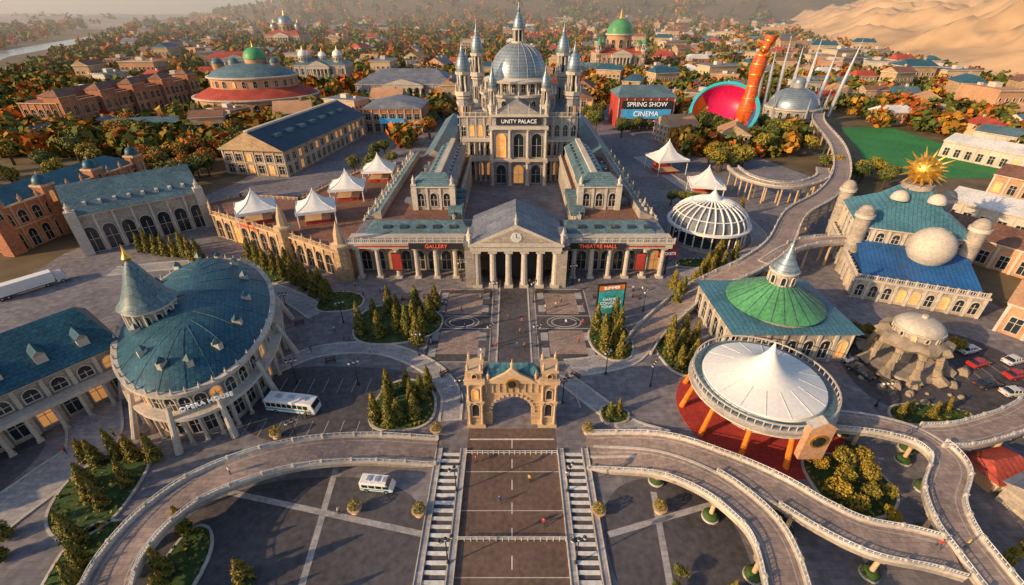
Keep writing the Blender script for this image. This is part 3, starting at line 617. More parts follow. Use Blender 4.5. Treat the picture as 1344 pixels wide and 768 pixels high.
# gate
b=B('entrance_gate',(0,66.5,0),0,dict(walls=WARM,trim=TRIMW,frames=TRIMW,cornice=TRIMW,columns=TRIMW,roof=TEALR,clock=GOLD,glass=GLASS,finial=TRIMW))
def archwall(b,part,x0,x1,y0,y1,zt,aw,ah,seg=14):
    pts=[(aw/2,0)]+[(aw/2*cos(pi*i/seg),ah-aw/2+aw/2*sin(pi*i/seg)) for i in range(seg+1)]+[(-aw/2,0)]
    c=(x0+x1)/2; V=[];F=[]
    for y in (y0,y1):
        for (u,v) in pts: V.append((c+u,y,v))
        for k,(u,v) in enumerate(pts):
            if k==0: V.append((x1,y,0))
            elif k==len(pts)-1: V.append((x0,y,0))
            else:
                f=(k-1)/seg; V.append((x1+(x0-x1)*f,y,zt))
    n=len(pts)
    for k in range(n-1):
        F.append((k,n+k,n+k+1,k+1)); F.append((2*n+k+1,3*n+k+1,3*n+k,2*n+k)); F.append((k,k+1,2*n+k+1,2*n+k)); F.append((n+k,3*n+k,3*n+k+1,n+k+1))
    b.add(part,V,F)
archwall(b,'walls',-5.4,5.4,-1.4,1.4,11,7.6,7.6)
for x in (-6.9,6.9):
    b.box('walls',x-1.5,x+1.5,-2,2,0,11.2); b.box('cornice',x-1.8,x+1.8,-2.3,2.3,0,1); b.box('cornice',x-1.9,x+1.9,-2.4,2.4,11.2,12)
    b.box('walls',x-1.3,x+1.3,-1.7,1.7,12,13.6); b.box('cornice',x-1.6,x+1.6,-2,2,13.6,14.1)
    b.box('cornice',x-1.75,x+1.75,-2.25,2.25,6.5,7.05)
    b.window((x,-2),(1,0),3,1.3,3.2); b.window((x,-2),(1,0),7.4,1.1,2.4); b.window((x,-1.7),(1,0),12.3,.8,1,fr=.12)
    for q in (-1.2,1.2):
        b.column(x+q,-2.3,1,6.5,.25); b.column(x+q,-2.3,7.05,11.2,.22)
        b.pinnacle(x+q,-1.6,14.1,1.8,.25); b.pinnacle(x+q,1.6,14.1,1.8,.25)
    b.window((x+math.copysign(1.5,x),0),(0,math.copysign(1,x)),3,1.3,3.2)
b.box('cornice',-5.4,5.4,-1.8,1.8,11,11.7)
b.gable('roof',-5.3,5.3,-1.2,1.5,11.7,14.4,'x',.1,hip=1.5); b.plate('trim',(0,-1.9),(1,0),[(-4.6,11.2),(4.6,11.2),(3.4,12.2),(1.4,13.4),(0,14.8),(-1.4,13.4),(-3.4,12.2)],-.5,.05)
for i in range(9): b.box('cornice',-4.8+i*1.2-.15,-4.8+i*1.2+.15,-1.62,-1.38,8.6,10.9)
b.plate('clock',(0,-1.96),(1,0),[(1.15*cos(a*pi/10),11.2+1.15*sin(a*pi/10)) for a in range(20)],0,.25)
b.plate('glass',(0,-2.22),(1,0),[(.8*cos(a*pi/10),11.2+.8*sin(a*pi/10)) for a in range(20)],0,.04)
for i in range(15):
    a=pi*i/14; b.box('trim',4.15*cos(a)-.28,4.15*cos(a)+.28,-1.65,-1.35,3.8+4.15*sin(a)-.28,3.8+4.15*sin(a)+.28)
b.pinnacle(0,-1.7,14.6,2.2,.3); b.pinnacle(-4.4,-1.3,11.7,2,.25); b.pinnacle(4.4,-1.3,11.7,2,.25)
b.done()
# ------------------------------------------------------------ oval opera house
ro=math.atan2(.9,-.43)
b=B('oval_opera_house',(-70,87,0),ro,dict(walls=STONE,roof=SLATE,dormers=TRIM,sign=IRON,ridges=SLATEG)); b.lit=.3
RX,RY=27,13.8
b.lathe('walls',0,0,[(1,0),(1,11.2)],56,sx=RX,sy=RY); b.ringfac(0,0,RX,RY,36,[(1.2,4.2),(7,3.2)],1.9,cols=36,coltop=6,colr=.32,coloff=1.3)
def oval(part,pr,seg=56):
    V=[];F=[]
    for off,z in pr:
        for i in range(seg):
            a=2*pi*i/seg; V.append(((RX+off)*cos(a),(RY+off)*sin(a),z))
    for j in range(len(pr)-1):
        for i in range(seg): i2=(i+1)%seg; F.append((j*seg+i,j*seg+i2,(j+1)*seg+i2,(j+1)*seg+i))
    F.append(tuple(range((len(pr)-1)*seg,len(pr)*seg))); b.add(part,V,F)
oval('cornice',[(.2,5.8),(2.1,6),(2.1,6.7),(.1,6.8)]); oval('cornice',[(.1,10.8),(1.6,11.2),(1.7,12),(.4,12.05)]); 
for i in range(44):
    a=2*pi*i/44; b.pinnacle((RX+1.2)*cos(a),(RY+1.2)*sin(a),12,1.3,.22)
prf=[(.7,12.0),(-1.5,13.4),(-4.5,15),(-7.5,16.1),(-10,16.7),(-12.5,17)]
oval('roof',prf)
for i in range(20):
    a=2*pi*i/20
    for (o0,z0),(o1,z1) in zip(prf[:-1],prf[1:]): b.tube('ridges',((RX+o0)*cos(a),(RY+o0)*sin(a),z0+.03),((RX+o1)*cos(a),(RY+o1)*sin(a),z1+.03),.08,seg=4)
for i in range(14):
    a=2*pi*i/14+.1; x,y=(RX-3.6)*cos(a),(RY-3.6)*sin(a); tn=Vector((-RX*sin(a),RY*cos(a))).normalized()
    an=math.atan2(tn.y,tn.x); b.box('dormers',x-.5,x+.5,y-.8,y+.8,14,15.5,rot=an); b.lathe('roof',x,y,[(1.0,15.5),(.05,16.6)],4,rot=an)
a=.15; b.text('OPERA HOUSE',((RX+2.0)*cos(pi+a),(RY+2.0)*sin(pi+a),9),1.3,rotz=-pi/2+.1)
for i in range(12):
    a=2*pi*(i+.5)/12; b.tube('columns',((RX+4)*cos(a),(RY+4)*sin(a),0),((RX+1.2)*cos(a),(RY+1.2)*sin(a),9),.7,.45,8)
b.done()
b=B('cone_turret',(-75,81,0),0,dict(walls=STONE,roof=SLATEG))
b.cyl('walls',0,0,0,18.5,4.3,seg=24); b.ringfac(0,0,4.3,4.3,14,[(14.4,3)],.95); b.cyl('cornice',0,0,18.1,18.8,4.9,seg=24); b.cyl('cornice',0,0,13.2,13.8,4.8,seg=24)
for i in range(16):
    a=2*pi*i/16; b.cyl('columns',4.7*cos(a),4.7*sin(a),13.8,18.1,.18,seg=6)
b.lathe('roof',0,0,[(5.3,18.8),(4.2,20),(3.1,22.2),(2.1,24.6),(1.2,26.8),(.5,28)],28); b.lathe('finial',0,0,[(.5,28),(.9,28.7),(.5,29.4),(.25,30),(.05,31.6)],12)
b.done()
ang=math.atan2(-.81,-.58)
b=B('opera_house_wing',(-89.5,82,0),ang,dict(walls=STONE,roof=SLATE)); b.lit=.2
b.box('walls',0,62,-10,10,0,11)
b.facade((62,10),(0,10),[(1,5),(7.2,2.6)],15,2.2,corn=11.4); b.gable('roof',0,62,-10,10,11.4,17.5,'x',1.3,hip=3)
for i in range(16):
    b.column(1+i*4,12.4,0,6,.4)
b.box('cornice',0,62,10.6,13.3,6,6.8)
for i in range(9): x=4+i*6.5; b.box('trim',x-.9,x+.9,6.2,8.6,12,14.6); b.gable('roof',x-.9,x+.9,4.5,8.7,14.6,15.6,'y',.15)
b.done()
# ------------------------------------------------------------ left buildings
b=B('slate_roof_hall',(-141,140,0),math.atan2(23,26),dict(walls=STONE,roof=SLATEG))
b.box('walls',0,36,0,26,0,13); b.facade((0,0),(36,0),[(.4,8.6)],7,3.6,corn=13.4); b.facade((36,0),(36,26),[(.4,8.6)],4,3.6,corn=13.4); b.facade((0,26),(0,0),[(.4,8.6)],4,3.6,corn=13.4)
b.gable('roof',0,36,0,26,13.4,20.5,'x',1)
for x,y in ((0,0),(36,0),(0,26),(36,26)): b.box('trim',x-1.4,x+1.4,y-1.4,y+1.4,0,15); b.pinnacle(x,y,15,3,.7)
for i in range(8): b.box('trim',4+i*4,4.9+i*4,2.5,4.5,14.4,16.2)
b.done()
b=B('brick_arcade_building',(-165,140,0),rad(82),dict(walls=BRICK,roof=SLATE,trim=TERRA,frames=TRIMW,cornice=TRIMW))
b.box('walls',0,56,0,18,0,15); b.facade((0,0),(56,0),[(.4,6),(8.6,4.4)],12,2.6,corn=15.4); b.facade((0,18),(0,0),[(.4,6),(8.6,4.4)],4,2.6,corn=15.4)
b.gable('roof',0,56,0,18,15.4,19,'x',.2,hip=5)
for x in (0,18,37,56): b.box('walls',x-2.2,x+2.2,-1.2,3,0,18.5); b.dome('roof',x,.9,18.5,2.4,3,seg=12); b.pinnacle(x,.9,21.3,1.6,.25); b.box('cornice',x-2.5,x+2.5,-1.5,3.3,17.6,18.3); b.window((x,-1.2),(1,0),12,1.6,4)
for i in range(10): b.pinnacle(3+i*5.6,-.2,15.4,2.6,.5)
b.done()
b=B('long_brick_palace',(-292,318,0),rad(86),dict(walls=BRICK,roof=BROWNR,trim=TERRA,frames=TRIMW,cornice=TRIMW))
b.box('walls',0,135,0,26,0,18); b.facade((0,0),(135,0),[(1,6),(9.5,5)],24,3,corn=18.5); b.facade((0,26),(0,0),[(1,6),(9.5,5)],5,3,corn=18.5)
b.box('roof',3,132,3,24,18,19)
for x in (6,38,67,98,129): b.box('walls',x-6,x+6,-3,8,0,22); b.gable('roof',x-6,x+6,-3,8,22,26,'x',.5,hip=5); b.facade((x-6,-3),(x+6,-3),[(1,7),(10,6)],2,3,corn=22)
b.box('walls',10,125,12,22,18,21); b.gable('roof',10,125,12,22,21,24,'x',.5,hip=6)
b.done()
b=B('red_skirt_domed_hall',(-205,405,0),.15,dict(walls=TERRA,skirt=REDR,roof=SLATEG,green_dome=GREENR))
b.lathe('walls',0,0,[(1,0),(1,11)],40,sx=46,sy=36); b.ringfac(0,0,46,36,34,[(2,6.5)],3.6)
b.lathe('cornice',0,0,[(1.0,10.5),(1.04,11),(1.04,12),(1.0,12.1)],40,sx=46,sy=36); b.lathe('skirt',0,0,[(1.0,12.1),(.72,18)],40,sx=46,sy=36)
b.lathe('walls',0,0,[(.70,18),(.70,25)],40,sx=46,sy=36); b.ringfac(0,0,32.2,25.2,26,[(19,4.5)],2.6); b.lathe('cornice',0,0,[(.7,24.6),(.74,25),(.74,26),(.7,26.1)],40,sx=46,sy=36)
b.lathe('roof',0,0,[(.7,26.1),(.62,29),(.45,32),(.25,34)],40,sx=46,sy=36); b.cyl('walls',4,2,33,37,8,seg=20); b.dome('green_dome',4,2,37,8.5,8); b.lathe('finial',4,2,[(.7,45),(.3,47),(.05,50)],8)
for x in (-24,-12,18): b.cyl('walls',x,0,30,34,4,seg=12); b.dome('roof',x,0,34,4.2,4,seg=14)
b.done()
def small_palace(name,loc,w,d,h,rot=0,wall=STONE,roof=SLATEG,dome=LEAD,domes=((0,0,6),),fl=2,pillars=True,tow=()):
    b=B(name,loc,rot,dict(walls=wall,roof=roof,dome=dome)); b.box('walls',-w/2,w/2,0,d,0,h); n=max(3,int(w/5.5))
    F=[(1+i*h/fl,h/fl*.62) for i in range(fl)]
    b.facade((-w/2,0),(w/2,0),F,n,2.2,corn=h+.4); b.facade((w/2,0),(w/2,d),F,max(3,int(d/5.5)),2.2,corn=h+.4); b.facade((-w/2,d),(-w/2,0),F,max(3,int(d/5.5)),2.2,corn=h+.4)
    b.gable('roof',-w/2,w/2,0,d,h+.4,h+.4+d*.16,'x',.6,hip=min(w,d)*.3)
    if pillars:
        for i in range(6): b.column(-w*.18+w*.36*i/5,-3.5,0,h*.85,w*.012+.2)
        b.box('cornice',-w*.21,w*.21,-4.8,0,h*.85,h); b.gable('roof',-w*.21,w*.21,-4.8,3,h+.1,h+5,'y',.4,wallpart='cornice')
    for x,y,r in domes:
        b.cyl('walls',x,d/2+y,h,h+d*.12+r*.9,r,seg=20); b.ringfac(x,d/2+y,r,r,10,[(h+d*.12,r*.6)],r*.28); b.cyl('cornice',x,d/2+y,h+d*.12+r*.9,h+d*.12+r*1.0,r*1.12,seg=20)
        b.dome('dome',x,d/2+y,h+d*.12+r,r*1.03,r*1.05,seg=24); b.lathe('finial',x,d/2+y,[(r*.15,h+d*.12+2.0*r),(r*.1,h+d*.12+2.3*r),(.05,h+d*.12+2.8*r)],8)
    for x,y,r,zt in tow: tower(b,x,y,r,0,zt)
    b.done()
small_palace('white_domed_palace',(-204,545,0),54,34,19,.05,wall=TRIM,dome=WHITE,domes=((-18,-6,5),(18,-6,5),(0,0,4)))
small_palace('classical_temple',(-96,448,0),86,60,13,0,wall=STONEC,roof=GREYR,domes=(),fl=1)
small_palace('green_dome_palace',(131,625,0),58,48,24,0,wall=TERRA,roof=REDR,dome=GREENR,domes=((0,0,15),(-22,-14,4),(22,-14,4)),tow=((-27,2,3,44),(27,2,3,44)))
small_palace('hilltop_domed_mansion',(-455,1050,0),70,60,26,0,wall=WARM,roof=REDR,domes=((0,0,13),(-24,0,7),(24,0,7)))
small_palace('stone_mansion',(-340,640,0),70,40,18,.3,wall=TERRA,roof=REDR,domes=())
b=B('blue_roof_hall',(-109,224,0),rad(81),dict(walls=WARM,roof=DARKR,sky=SLATEG)); b.lit=.3
b.box('walls',0,88,0,32,0,12); b.facade((0,0),(88,0),[(1,4),(6.8,3.4)],16,2.6,corn=12.3,arch=False); b.facade((0,32),(0,0),[(1,4),(6.8,3.4)],6,3,corn=12.3,arch=False)
b.gable('roof',0,88,0,32,12.3,21,'x',1.6); b.box('cornice',-1,89,15,17,20.4,21.4)
for i in range(7): b.box('sky',8+i*11,13+i*11,7,12,16,18)
b.done()
b=B('red_theatre',(-78,318,0),0,dict(walls=BRICK,roof=GREYR,sign=SCREEN))
b.box('walls',-18,19,0,34,0,15); b.facade((-18,0),(19,0),[(1,5,False),(8.5,3.5,False)],7,3.2,corn=15.4); b.gable('roof',-18,19,0,34,15.4,20,'y',1,hip=8); b.box('sign',-8,8,-1.1,-.6,6.2,9.4); b.done()
b=B('marquee_building',(89,330,0),0,dict(walls=RED,roof=SLATEG,sign=SCREEN,board=IRON))
b.box('walls',-18,19,0,30,0,20); b.facade((-18,0),(19,0),[(1,4,False)],7,3.6,corn=20.4); b.gable('roof',-18,19,0,30,20.4,26,'x',1.2,hip=5)
b.box('sign',-16,17,-1.6,-.9,7,13); b.box('board',-16,17,-1.6,-.9,13.6,18.4); b.text('SPRING SHOW',(0.5,-1.8,16),4); b.text('CINEMA',(0.5,-1.8,10),4.6); b.done()
b=B('red_theatre',(45,365,0),0,dict(walls=BRICK,roof=BROWNR)); b.box('walls',-16,14,0,40,0,14); b.facade((-16,0),(14,0),[(1,5,False),(8.5,3.5,False)],7,3,corn=14.4); b.gable('roof',-16,14,0,40,14.4,20,'y',1,hip=8); b.done()
# ------------------------------------------------------------ guitar sculpture with bowl
b=B('giant_guitar_bowl_sculpture',(136,312,0),0,dict(bowl=MAGENTA,rim=CYANP,outer=ORANGE,horn=DORANGE,plinth=STONEC,inner=ORANGE,stripe=YELP,frets=GOLD,blue_band=BLUER))
n=Vector((-.32,-.66,.68)).normalized(); u=Vector((1,0,0)); u=(u-n*u.dot(n)).normalized(); w=n.cross(u); C=Vector((-2,0,15)); 
def ringp(part,prof,seg=40,a0=0,a1=2*pi):
    V=[];F=[]
    for r,h in prof:
        for i in range(seg+1): a=a0+(a1-a0)*i/seg; V.append(tuple(C+u*(r*cos(a))+w*(r*sin(a))+n*h))
    for j in range(len(prof)-1):
        for i in range(seg): F.append((j*(seg+1)+i,j*(seg+1)+i+1,(j+1)*(seg+1)+i+1,(j+1)*(seg+1)+i))
    b.add(part,V,F)
ringp('bowl',[(18.5,0),(17.5,-4),(14.5,-8),(9,-11),(.1,-12)]); ringp('rim',[(18.5,0),(18.8,.9),(20.6,.9),(20.9,-.6)]); ringp('outer',[(20.9,-.6),(20,-5),(16,-10),(9,-13.4),(.1,-14.5)])
ringp('inner',[(18.3,-.3),(17.3,-4),(14.6,-7.6)],30,2.2,4.6); ringp('stripe',[(14.3,-7.9),(12.9,-8.7),(12.6,-8.9)],30,2.2,6.0); ringp('blue_band',[(18.25,-.8),(17.2,-4.2),(15.4,-6.6)],24,4.7,6.2)
pts=cr([(13,2,8),(13.5,2,20),(14,3,32),(15,4,42),(16.5,4,50),(18.5,4,56)],7)
for i in range(len(pts)-1):
    f=i/len(pts); g=lambda f:5.0-2.2*f+.7*sin(f*14)
    b.tube('horn',pts[i],pts[i+1],g(f),g((i+1)/len(pts)),14)
    if i%4==0: b.tube('frets',pts[i],pts[i].lerp(pts[i+1],.3),g(f)*1.08,g(f)*1.08,14)
for i in range(7):
    a=i*.9+.4; p=pts[-2-i*2]; b.tube('horn',p,(p.x+5*cos(a),p.y+5*sin(a),p.z+1.5),1.2,.8,8); b.tube('frets',(p.x+5*cos(a),p.y+5*sin(a),p.z+1),(p.x+6.4*cos(a),p.y+6.4*sin(a),p.z+2.4),1.3,1.0,8)
b.lathe('plinth',4,6,[(15,0),(13,2),(7,4),(4,8)],24); b.done()
b=B('silver_spire_pavilion',(211,372,0),0,dict(spires=SILVER,dome=LEAD,walls=STONEC))
b.lathe('walls',0,0,[(19,0),(19,7)],32); b.ringfac(0,0,19,19,22,[(1,4.6)],2.6); b.lathe('cornice',0,0,[(19,6.6),(20,7),(20,8),(18.8,8.1)],32); b.dome('dome',0,0,8,17.5,13,seg=32); b.cyl('walls',0,0,20,24,4,seg=14); b.dome('dome',0,0,24,4.4,4,seg=16); b.lathe('finial',0,0,[(.6,28),(.1,34)],8)
for i,(x,y,h,lx,ly) in enumerate(((-24,14,44,-2,3),(-17,22,50,-1,3),(-9,25,44,-1,2),(0,27,53,0,2),(9,25,47,1,2),(17,21,52,3,2),(24,12,46,5,2),(30,2,52,7,0),(-29,4,40,-4,0))):
    P=Vector((x,y,0)); Q=Vector((x+lx,y+ly,h)); b.tube('spires',P,P.lerp(Q,.5),1.5,1.3,10); b.tube('spires',P.lerp(Q,.5),Q,1.3,.08,10)
for x,y,h,lx in ((-17,-8,20,-3),(17,-8,20,3),(0,-20,16,0)): b.tube('spires',(x,y,0),(x+lx,y,h),1.2,.08,10)
b.done()
sheet('sports_lawn',[(228,335),(262,338),(262,260),(242,222),(200,222),(190,250)],.03,LAWN)
# ------------------------------------------------------------ glasshouse dome
b=B('glass_dome_pavilion',(69,153,0),0,dict(ribs=WHITE,glass=GREYR,walls=STONEC,panes=GLASS))
b.cyl('walls',0,0,0,1.2,13.4,seg=36); b.cyl('panes',0,0,1.2,6,12.4,seg=36)
for i in range(28):
    a=2*pi*i/28; b.cyl('ribs',12.9*cos(a),12.9*sin(a),1.2,6,.22,seg=6)
    for k in range(8):
        t0,t1=k/8*pi/2*.93,(k+1)/8*pi/2*.93
        b.tube('ribs',(13.1*cos(t0)*cos(a),13.1*cos(t0)*sin(a),6.3+8.4*sin(t0)),(13.1*cos(t1)*cos(a),13.1*cos(t1)*sin(a),6.3+8.4*sin(t1)),.3,seg=5)
b.lathe('ribs',0,0,[(12.9,5.8),(14,6),(14,6.7),(12.9,6.8)],36,cap=False); b.dome('glass',0,0,6.2,12.6,8,seg=36); b.lathe('ribs',0,0,[(3.4,14.0),(2.8,14.8),(1.4,16),(.3,17.6),(.05,19.5)],16)
for k in (1.6,3.4): t=k/8*pi/2*1.5; b.lathe('ribs',0,0,[(13.1*cos(t),6.3+8.4*sin(t)),(13.25*cos(t),6.45+8.5*sin(t)),(13.1*cos(t)-.35,6.55+8.5*sin(t))],36,cap=False)
b.done()
# ------------------------------------------------------------ green roof pavilion
b=B('green_roof_pavilion',(63.5,95.5,0),0,dict(walls=STONE,roof=TEALR,greenroof=GREENR,ribs=SLATEG))
b.box('walls',-13.5,13.5,-11,11,0,8); b.facade((-13.5,-11),(13.5,-11),[(1,5)],7,2.2,corn=8.4); b.facade((-13.5,11),(-13.5,-11),[(1,5)],6,2.2,corn=8.4); b.facade((13.5,-11),(13.5,11),[(1,5)],6,2.2,corn=8.4)
b.gable('roof',-13.5,13.5,-11,11,8.4,10.8,'x',1.2,hip=10)
b.cyl('walls',0,0,8.4,9.9,10.2,seg=32); b.lathe('greenroof',0,0,[(11,9.8),(9,11),(6,12.8),(3.2,14.6),(2.6,15)],32)
for i in range(24):
    a=2*pi*i/24; b.tube('ribs',(10.9*cos(a),10.9*sin(a),9.95),(2.7*cos(a),2.7*sin(a),15.05),.07,seg=4)
b.cyl('walls',0,0,14.6,18,2.8,seg=12); b.ringfac(0,0,2.8,2.8,8,[(15.4,2)],.9); b.cyl('cornice',0,0,18,18.5,3.3,seg=12); b.lathe('dome',0,0,[(3.1,18.5),(2.2,20),(1.4,21.3),(.7,23),(.06,26)],14); b.done()
# ------------------------------------------------------------ white round pavilion
b=B('round_white_pavilion',(48.5,68.5,0),0,dict(canvas=WHITE,ring=STONEC,rails=TRIM,band=SLATEG,legs=ORANGE,floor=RED,lower=STONE,clock=GOLD,clockwall=TERRA,glass=GLASS,seams=WHITEP))
b.cyl('floor',0,0,0,.12,14.5,seg=40); b.cyl('lower',0,0,.1,7,6,seg=24); b.ringfac(0,0,6,6,12,[(.6,4.5)],2)
b.lathe('ring',0,0,[(11.4,6.6),(12.8,7),(13.2,8),(12.9,8.4),(11.6,8.5)],48)
b.lathe('band',0,0,[(12.5,8.52),(11.0,8.7),(10.9,8.9)],48,cap=False)
for i in range(60):
    a=2*pi*i/60; b.cyl('rails',12.8*cos(a),12.8*sin(a),8.3,9.6,.1,seg=6)
b.lathe('rails',0,0,[(12.68,9.55),(12.95,9.55),(12.95,9.75),(12.68,9.75),(12.68,9.55)],48,cap=False); b.lathe('rails',0,0,[(13.0,7.1),(13.35,7.1),(13.35,7.4),(13,7.4)],48,cap=False)
b.lathe('canvas',0,0,[(11.1,8.6),(10.9,9.3),(8.6,9.9),(5.8,10.7),(3.3,12),(1.7,13.8),(.7,15.6),(.08,17.6)],48)
for i in range(16):
    a=2*pi*i/16; b.tube('seams',(10.9*cos(a),10.9*sin(a),9.33),(5.8*cos(a),5.8*sin(a),10.73),.06,seg=4)
for i in range(11):
    a=2*pi*(i+.3)/11; b.tube('legs',(13.6*cos(a),13.6*sin(a),0),(12*cos(a),12*sin(a),7),.55,.4,10)
b.box('clockwall',1.2,5.4,-14.2,-12.9,3,10.6); b.gable('ring',1.2,5.4,-14.2,-12.9,10.6,12.2,'y',.25,wallpart='clockwall')
b.plate('clock',(3.3,-14.2),(1,0),[(1.5*cos(a*pi/10),7.6+1.5*sin(a*pi/10)) for a in range(20)],0,.2); b.plate('glass',(3.3,-14.4),(1,0),[(1.1*cos(a*pi/10),7.6+1.1*sin(a*pi/10)) for a in range(20)],0,.05)
b.done()
sheet('red_carpet_paving',blob(50,62,14,9),.012,RED)
# ------------------------------------------------------------ blue roofed observatory
th=math.atan2(-.377,.926)
b=B('sunburst_observatory',(96,113,0),th,dict(walls=STONE,bluer=BLUER,roof=TEALR,sphere=TRIM,burst=GOLD)); b.lit=.2
b.box('walls',0,29,0,44,0,6); b.facade((0,0),(29,0),[(1,3.6)],9,1.8,corn=6.4); b.facade((0,44),(0,0),[(1,3.6)],12,1.8,corn=6.4); b.balus((0,0),(29,0),6.4,1.2); b.balus((0,44),(0,0),6.4,1.2)
b.box('bluer',1,28,1,17,6,7.2); b.add('bluer',[(1,1,7.2),(28,1,7.2),(28,17,11),(1,17,11)],[(0,1,2,3)])
b.box('walls',1,28,17,42,6,15); b.facade((1,17),(28,17),[(11,2.8)],7,1.8,corn=15.3); b.facade((1,42),(1,17),[(8,5)],6,2.2,corn=15.3)
b.lathe('roof',14.5,29.5,[(1.0,15.3),(.72,17.5),(.45,20.5),(.25,24),(.2,25)],4,sx=20.4,sy=19,a0=pi/4)
for x,y in ((1,17),(28,17),(1,42),(28,42)): b.cyl('walls',x,y,0,19,2.1,seg=12); b.cyl('cornice',x,y,18,19,2.6,seg=12); b.dome('walls',x,y,19,2.2,2.6,seg=12)
b.cyl('walls',17.5,12,7,9.5,3,seg=20)
sp=[(max(.03,5.5*cos(t)),13.4+5.5*sin(t)) for t in [(-pi/2+pi*i/16) for i in range(17)]]; b.lathe('sphere',17.5,12,sp,28)
for i in range(9):
    zt=-pi/2+pi*(i+.5)/9; b.lathe('cornice',17.5,12,[(5.5*cos(zt)+.02,13.4+5.5*sin(zt)-.06),(5.58*cos(zt),13.4+5.5*sin(zt)),(5.5*cos(zt)+.02,13.4+5.5*sin(zt)+.06)],28,cap=False)
b.cyl('walls',14.5,29.5,24.5,26,4,seg=16); C0=Vector((14.5,29.5,30)); sp=[(max(.03,3.8*cos(t)),30+3.8*sin(t)) for t in [(-pi/2+pi*i/12) for i in range(13)]]; b.lathe('burst',14.5,29.5,sp,20)
for i in range(60):
    zz=1-2*(i+.5)/60; a=i*2.39996; r_=math.sqrt(1-zz*zz); d=Vector((r_*cos(a),r_*sin(a),zz)); b.tube('burst',C0+d*3.4,C0+d*(6.6 if i%2 else 5.4),.42,.03,5)
for x,y in ((10,25),(19,25),(19,34)): b.dome('sphere',x,y,22,2.4,2.6,seg=16)
b.done()
# ------------------------------------------------------------ stone ruin rotunda
b=B('rock_rotunda',(90,84,0),0,dict(rock=ROCK,dome=STONE,top=TRIM))
for i in range(9):
    a=2*pi*i/9+.2; k=random.uniform(.9,1.15); P=[(5.4,7.2,1.1),(6.2,5.4,.8),(6.6,3.4,.75),(7.4*k,1.6,1.0),(8.8*k,0,1.7)]
    for (r0,z0,w0),(r1,z1,w1) in zip(P[:-1],P[1:]): b.tube('rock',(r0*cos(a),r0*sin(a),z0),(r1*cos(a+.05),r1*sin(a+.05),z1),w0,w1,7)
seg=27;V=[];F=[]
for r,z in ((5.2,6.4),(6.6,6.5),(7.0,7.4),(6.2,8.3),(4.8,8.6)):
    for i in range(seg): a=2*pi*i/seg; k=1+.09*sin(i*2.3+z)+random.uniform(-.05,.05); V.append((r*k*cos(a),r*k*sin(a),z+random.uniform(-.25,.25)))
for j in range(4):
    for i in range(seg): F.append((j*seg+i,j*seg+(i+1)%seg,(j+1)*seg+(i+1)%seg,(j+1)*seg+i))
b.add('rock',V,F)
b.cyl('dome',0,0,8.2,10,4.4,seg=24); b.ringfac(0,0,4.4,4.4,12,[(8.7,1)],.6); b.cyl('top',0,0,10,10.3,4.8,seg=24); b.dome('top',0,0,10.3,4.5,2.2,seg=24); b.cyl('top',0,0,12.4,13.2,.6,seg=10)
b.cyl('dome',0,0,0,.6,7.5,seg=20); b.cyl('dome',0,0,.6,7,1.4,seg=10)
for i in range(40):
    a=random.random()*6.28; q=random.uniform(8.5,14); r=random.uniform(.4,1.4); b.lathe('rock',q*cos(a),q*sin(a),[(r,0),(r*.9,r*.5),(r*.4,r)],6,rot=random.random())
b.done()
b=B('service_building',(88,46,0),.35,dict(walls=STONE,roof=GREYR)); b.box('walls',-6,6,-5,5,0,4); b.facade((-6,-5),(6,-5),[(.6,2.2,False)],4,1.4,corn=4.3); b.gable('roof',-6,6,-5,5,4.3,6.6,'x',.6); b.done()
b=B('red_canopy_kiosk',(84,53,0),.2,dict(walls=TERRA,roof=REDR)); b.box('walls',-4,4,-2.5,2.5,0,3); b.gable('roof',-4,4,-2.5,2.5,3,5,'x',.8,hip=2); b.facade((-4,-2.5),(4,-2.5),[(.8,1.6,False)],3,1.5,corn=3.02,pil=False); b.done()
# ------------------------------------------------------------ town
def house(seed):
    r=random.Random(seed); W=[TERRA,WARM,BRICK,TRIM,WARM,STONE,TRIMW][seed%7]; Rm=[TERRA,SLATE,GREYR,BROWNR,BROWNR,WHITEP,SLATEG,REDR][(seed*3)%8]
    b=B('house',make=False,mats=dict(walls=W,roof=Rm)); w=r.uniform(14,30); d=r.uniform(11,17); h=r.choice((7,10,13,16))
    b.box('walls',-w/2,w/2,-d/2,d/2,0,h); fl=max(1,int(h/3.3))
    for (p,q) in (((-w/2,-d/2),(w/2,-d/2)),((w/2,-d/2),(w/2,d/2)),((-w/2,d/2),(-w/2,-d/2))):
        L=math.hypot(q[0]-p[0],q[1]-p[1]); b.facade(p,q,[(1+3.2*i,1.7,False) for i in range(fl)],max(2,int(L/3.2)),1.3,pil=False,corn=h+.3)
    if seed%3: b.gable('roof',-w/2,w/2,-d/2,d/2,h+.3,h+.3+d*.28,'x',.7,hip=(3 if seed%2 else 0)); b.box('walls',w*.2,w*.2+1.2,-1,.4,h,h+d*.28+1.6)
    else:
        b.box('roof',-w/2+.4,w/2-.4,-d/2+.4,d/2-.4,h,h+.5); b.box('trim',-3,2,-2,2,h+.5,h+3); b.box('trim',w*.25,w*.25+2,0,2,h+.5,h+1.8)
    return b.mesh()
HS=[house(i) for i in range(16)]
occ=[(-292,370,55),(-280,430,45),(-205,405,58),(-204,560,40),(-110,270,42),(-96,470,60),(-78,335,32),(0,230,75),(0,330,70),(131,650,45),(89,345,32),(45,385,30),(141,322,34),(211,372,46),(230,285,52),(-128,155,36),(-168,165,30),(-455,1080,60),(-340,660,50),(115,130,42),(175,255,20),(197,310,18),(150,208,18)]
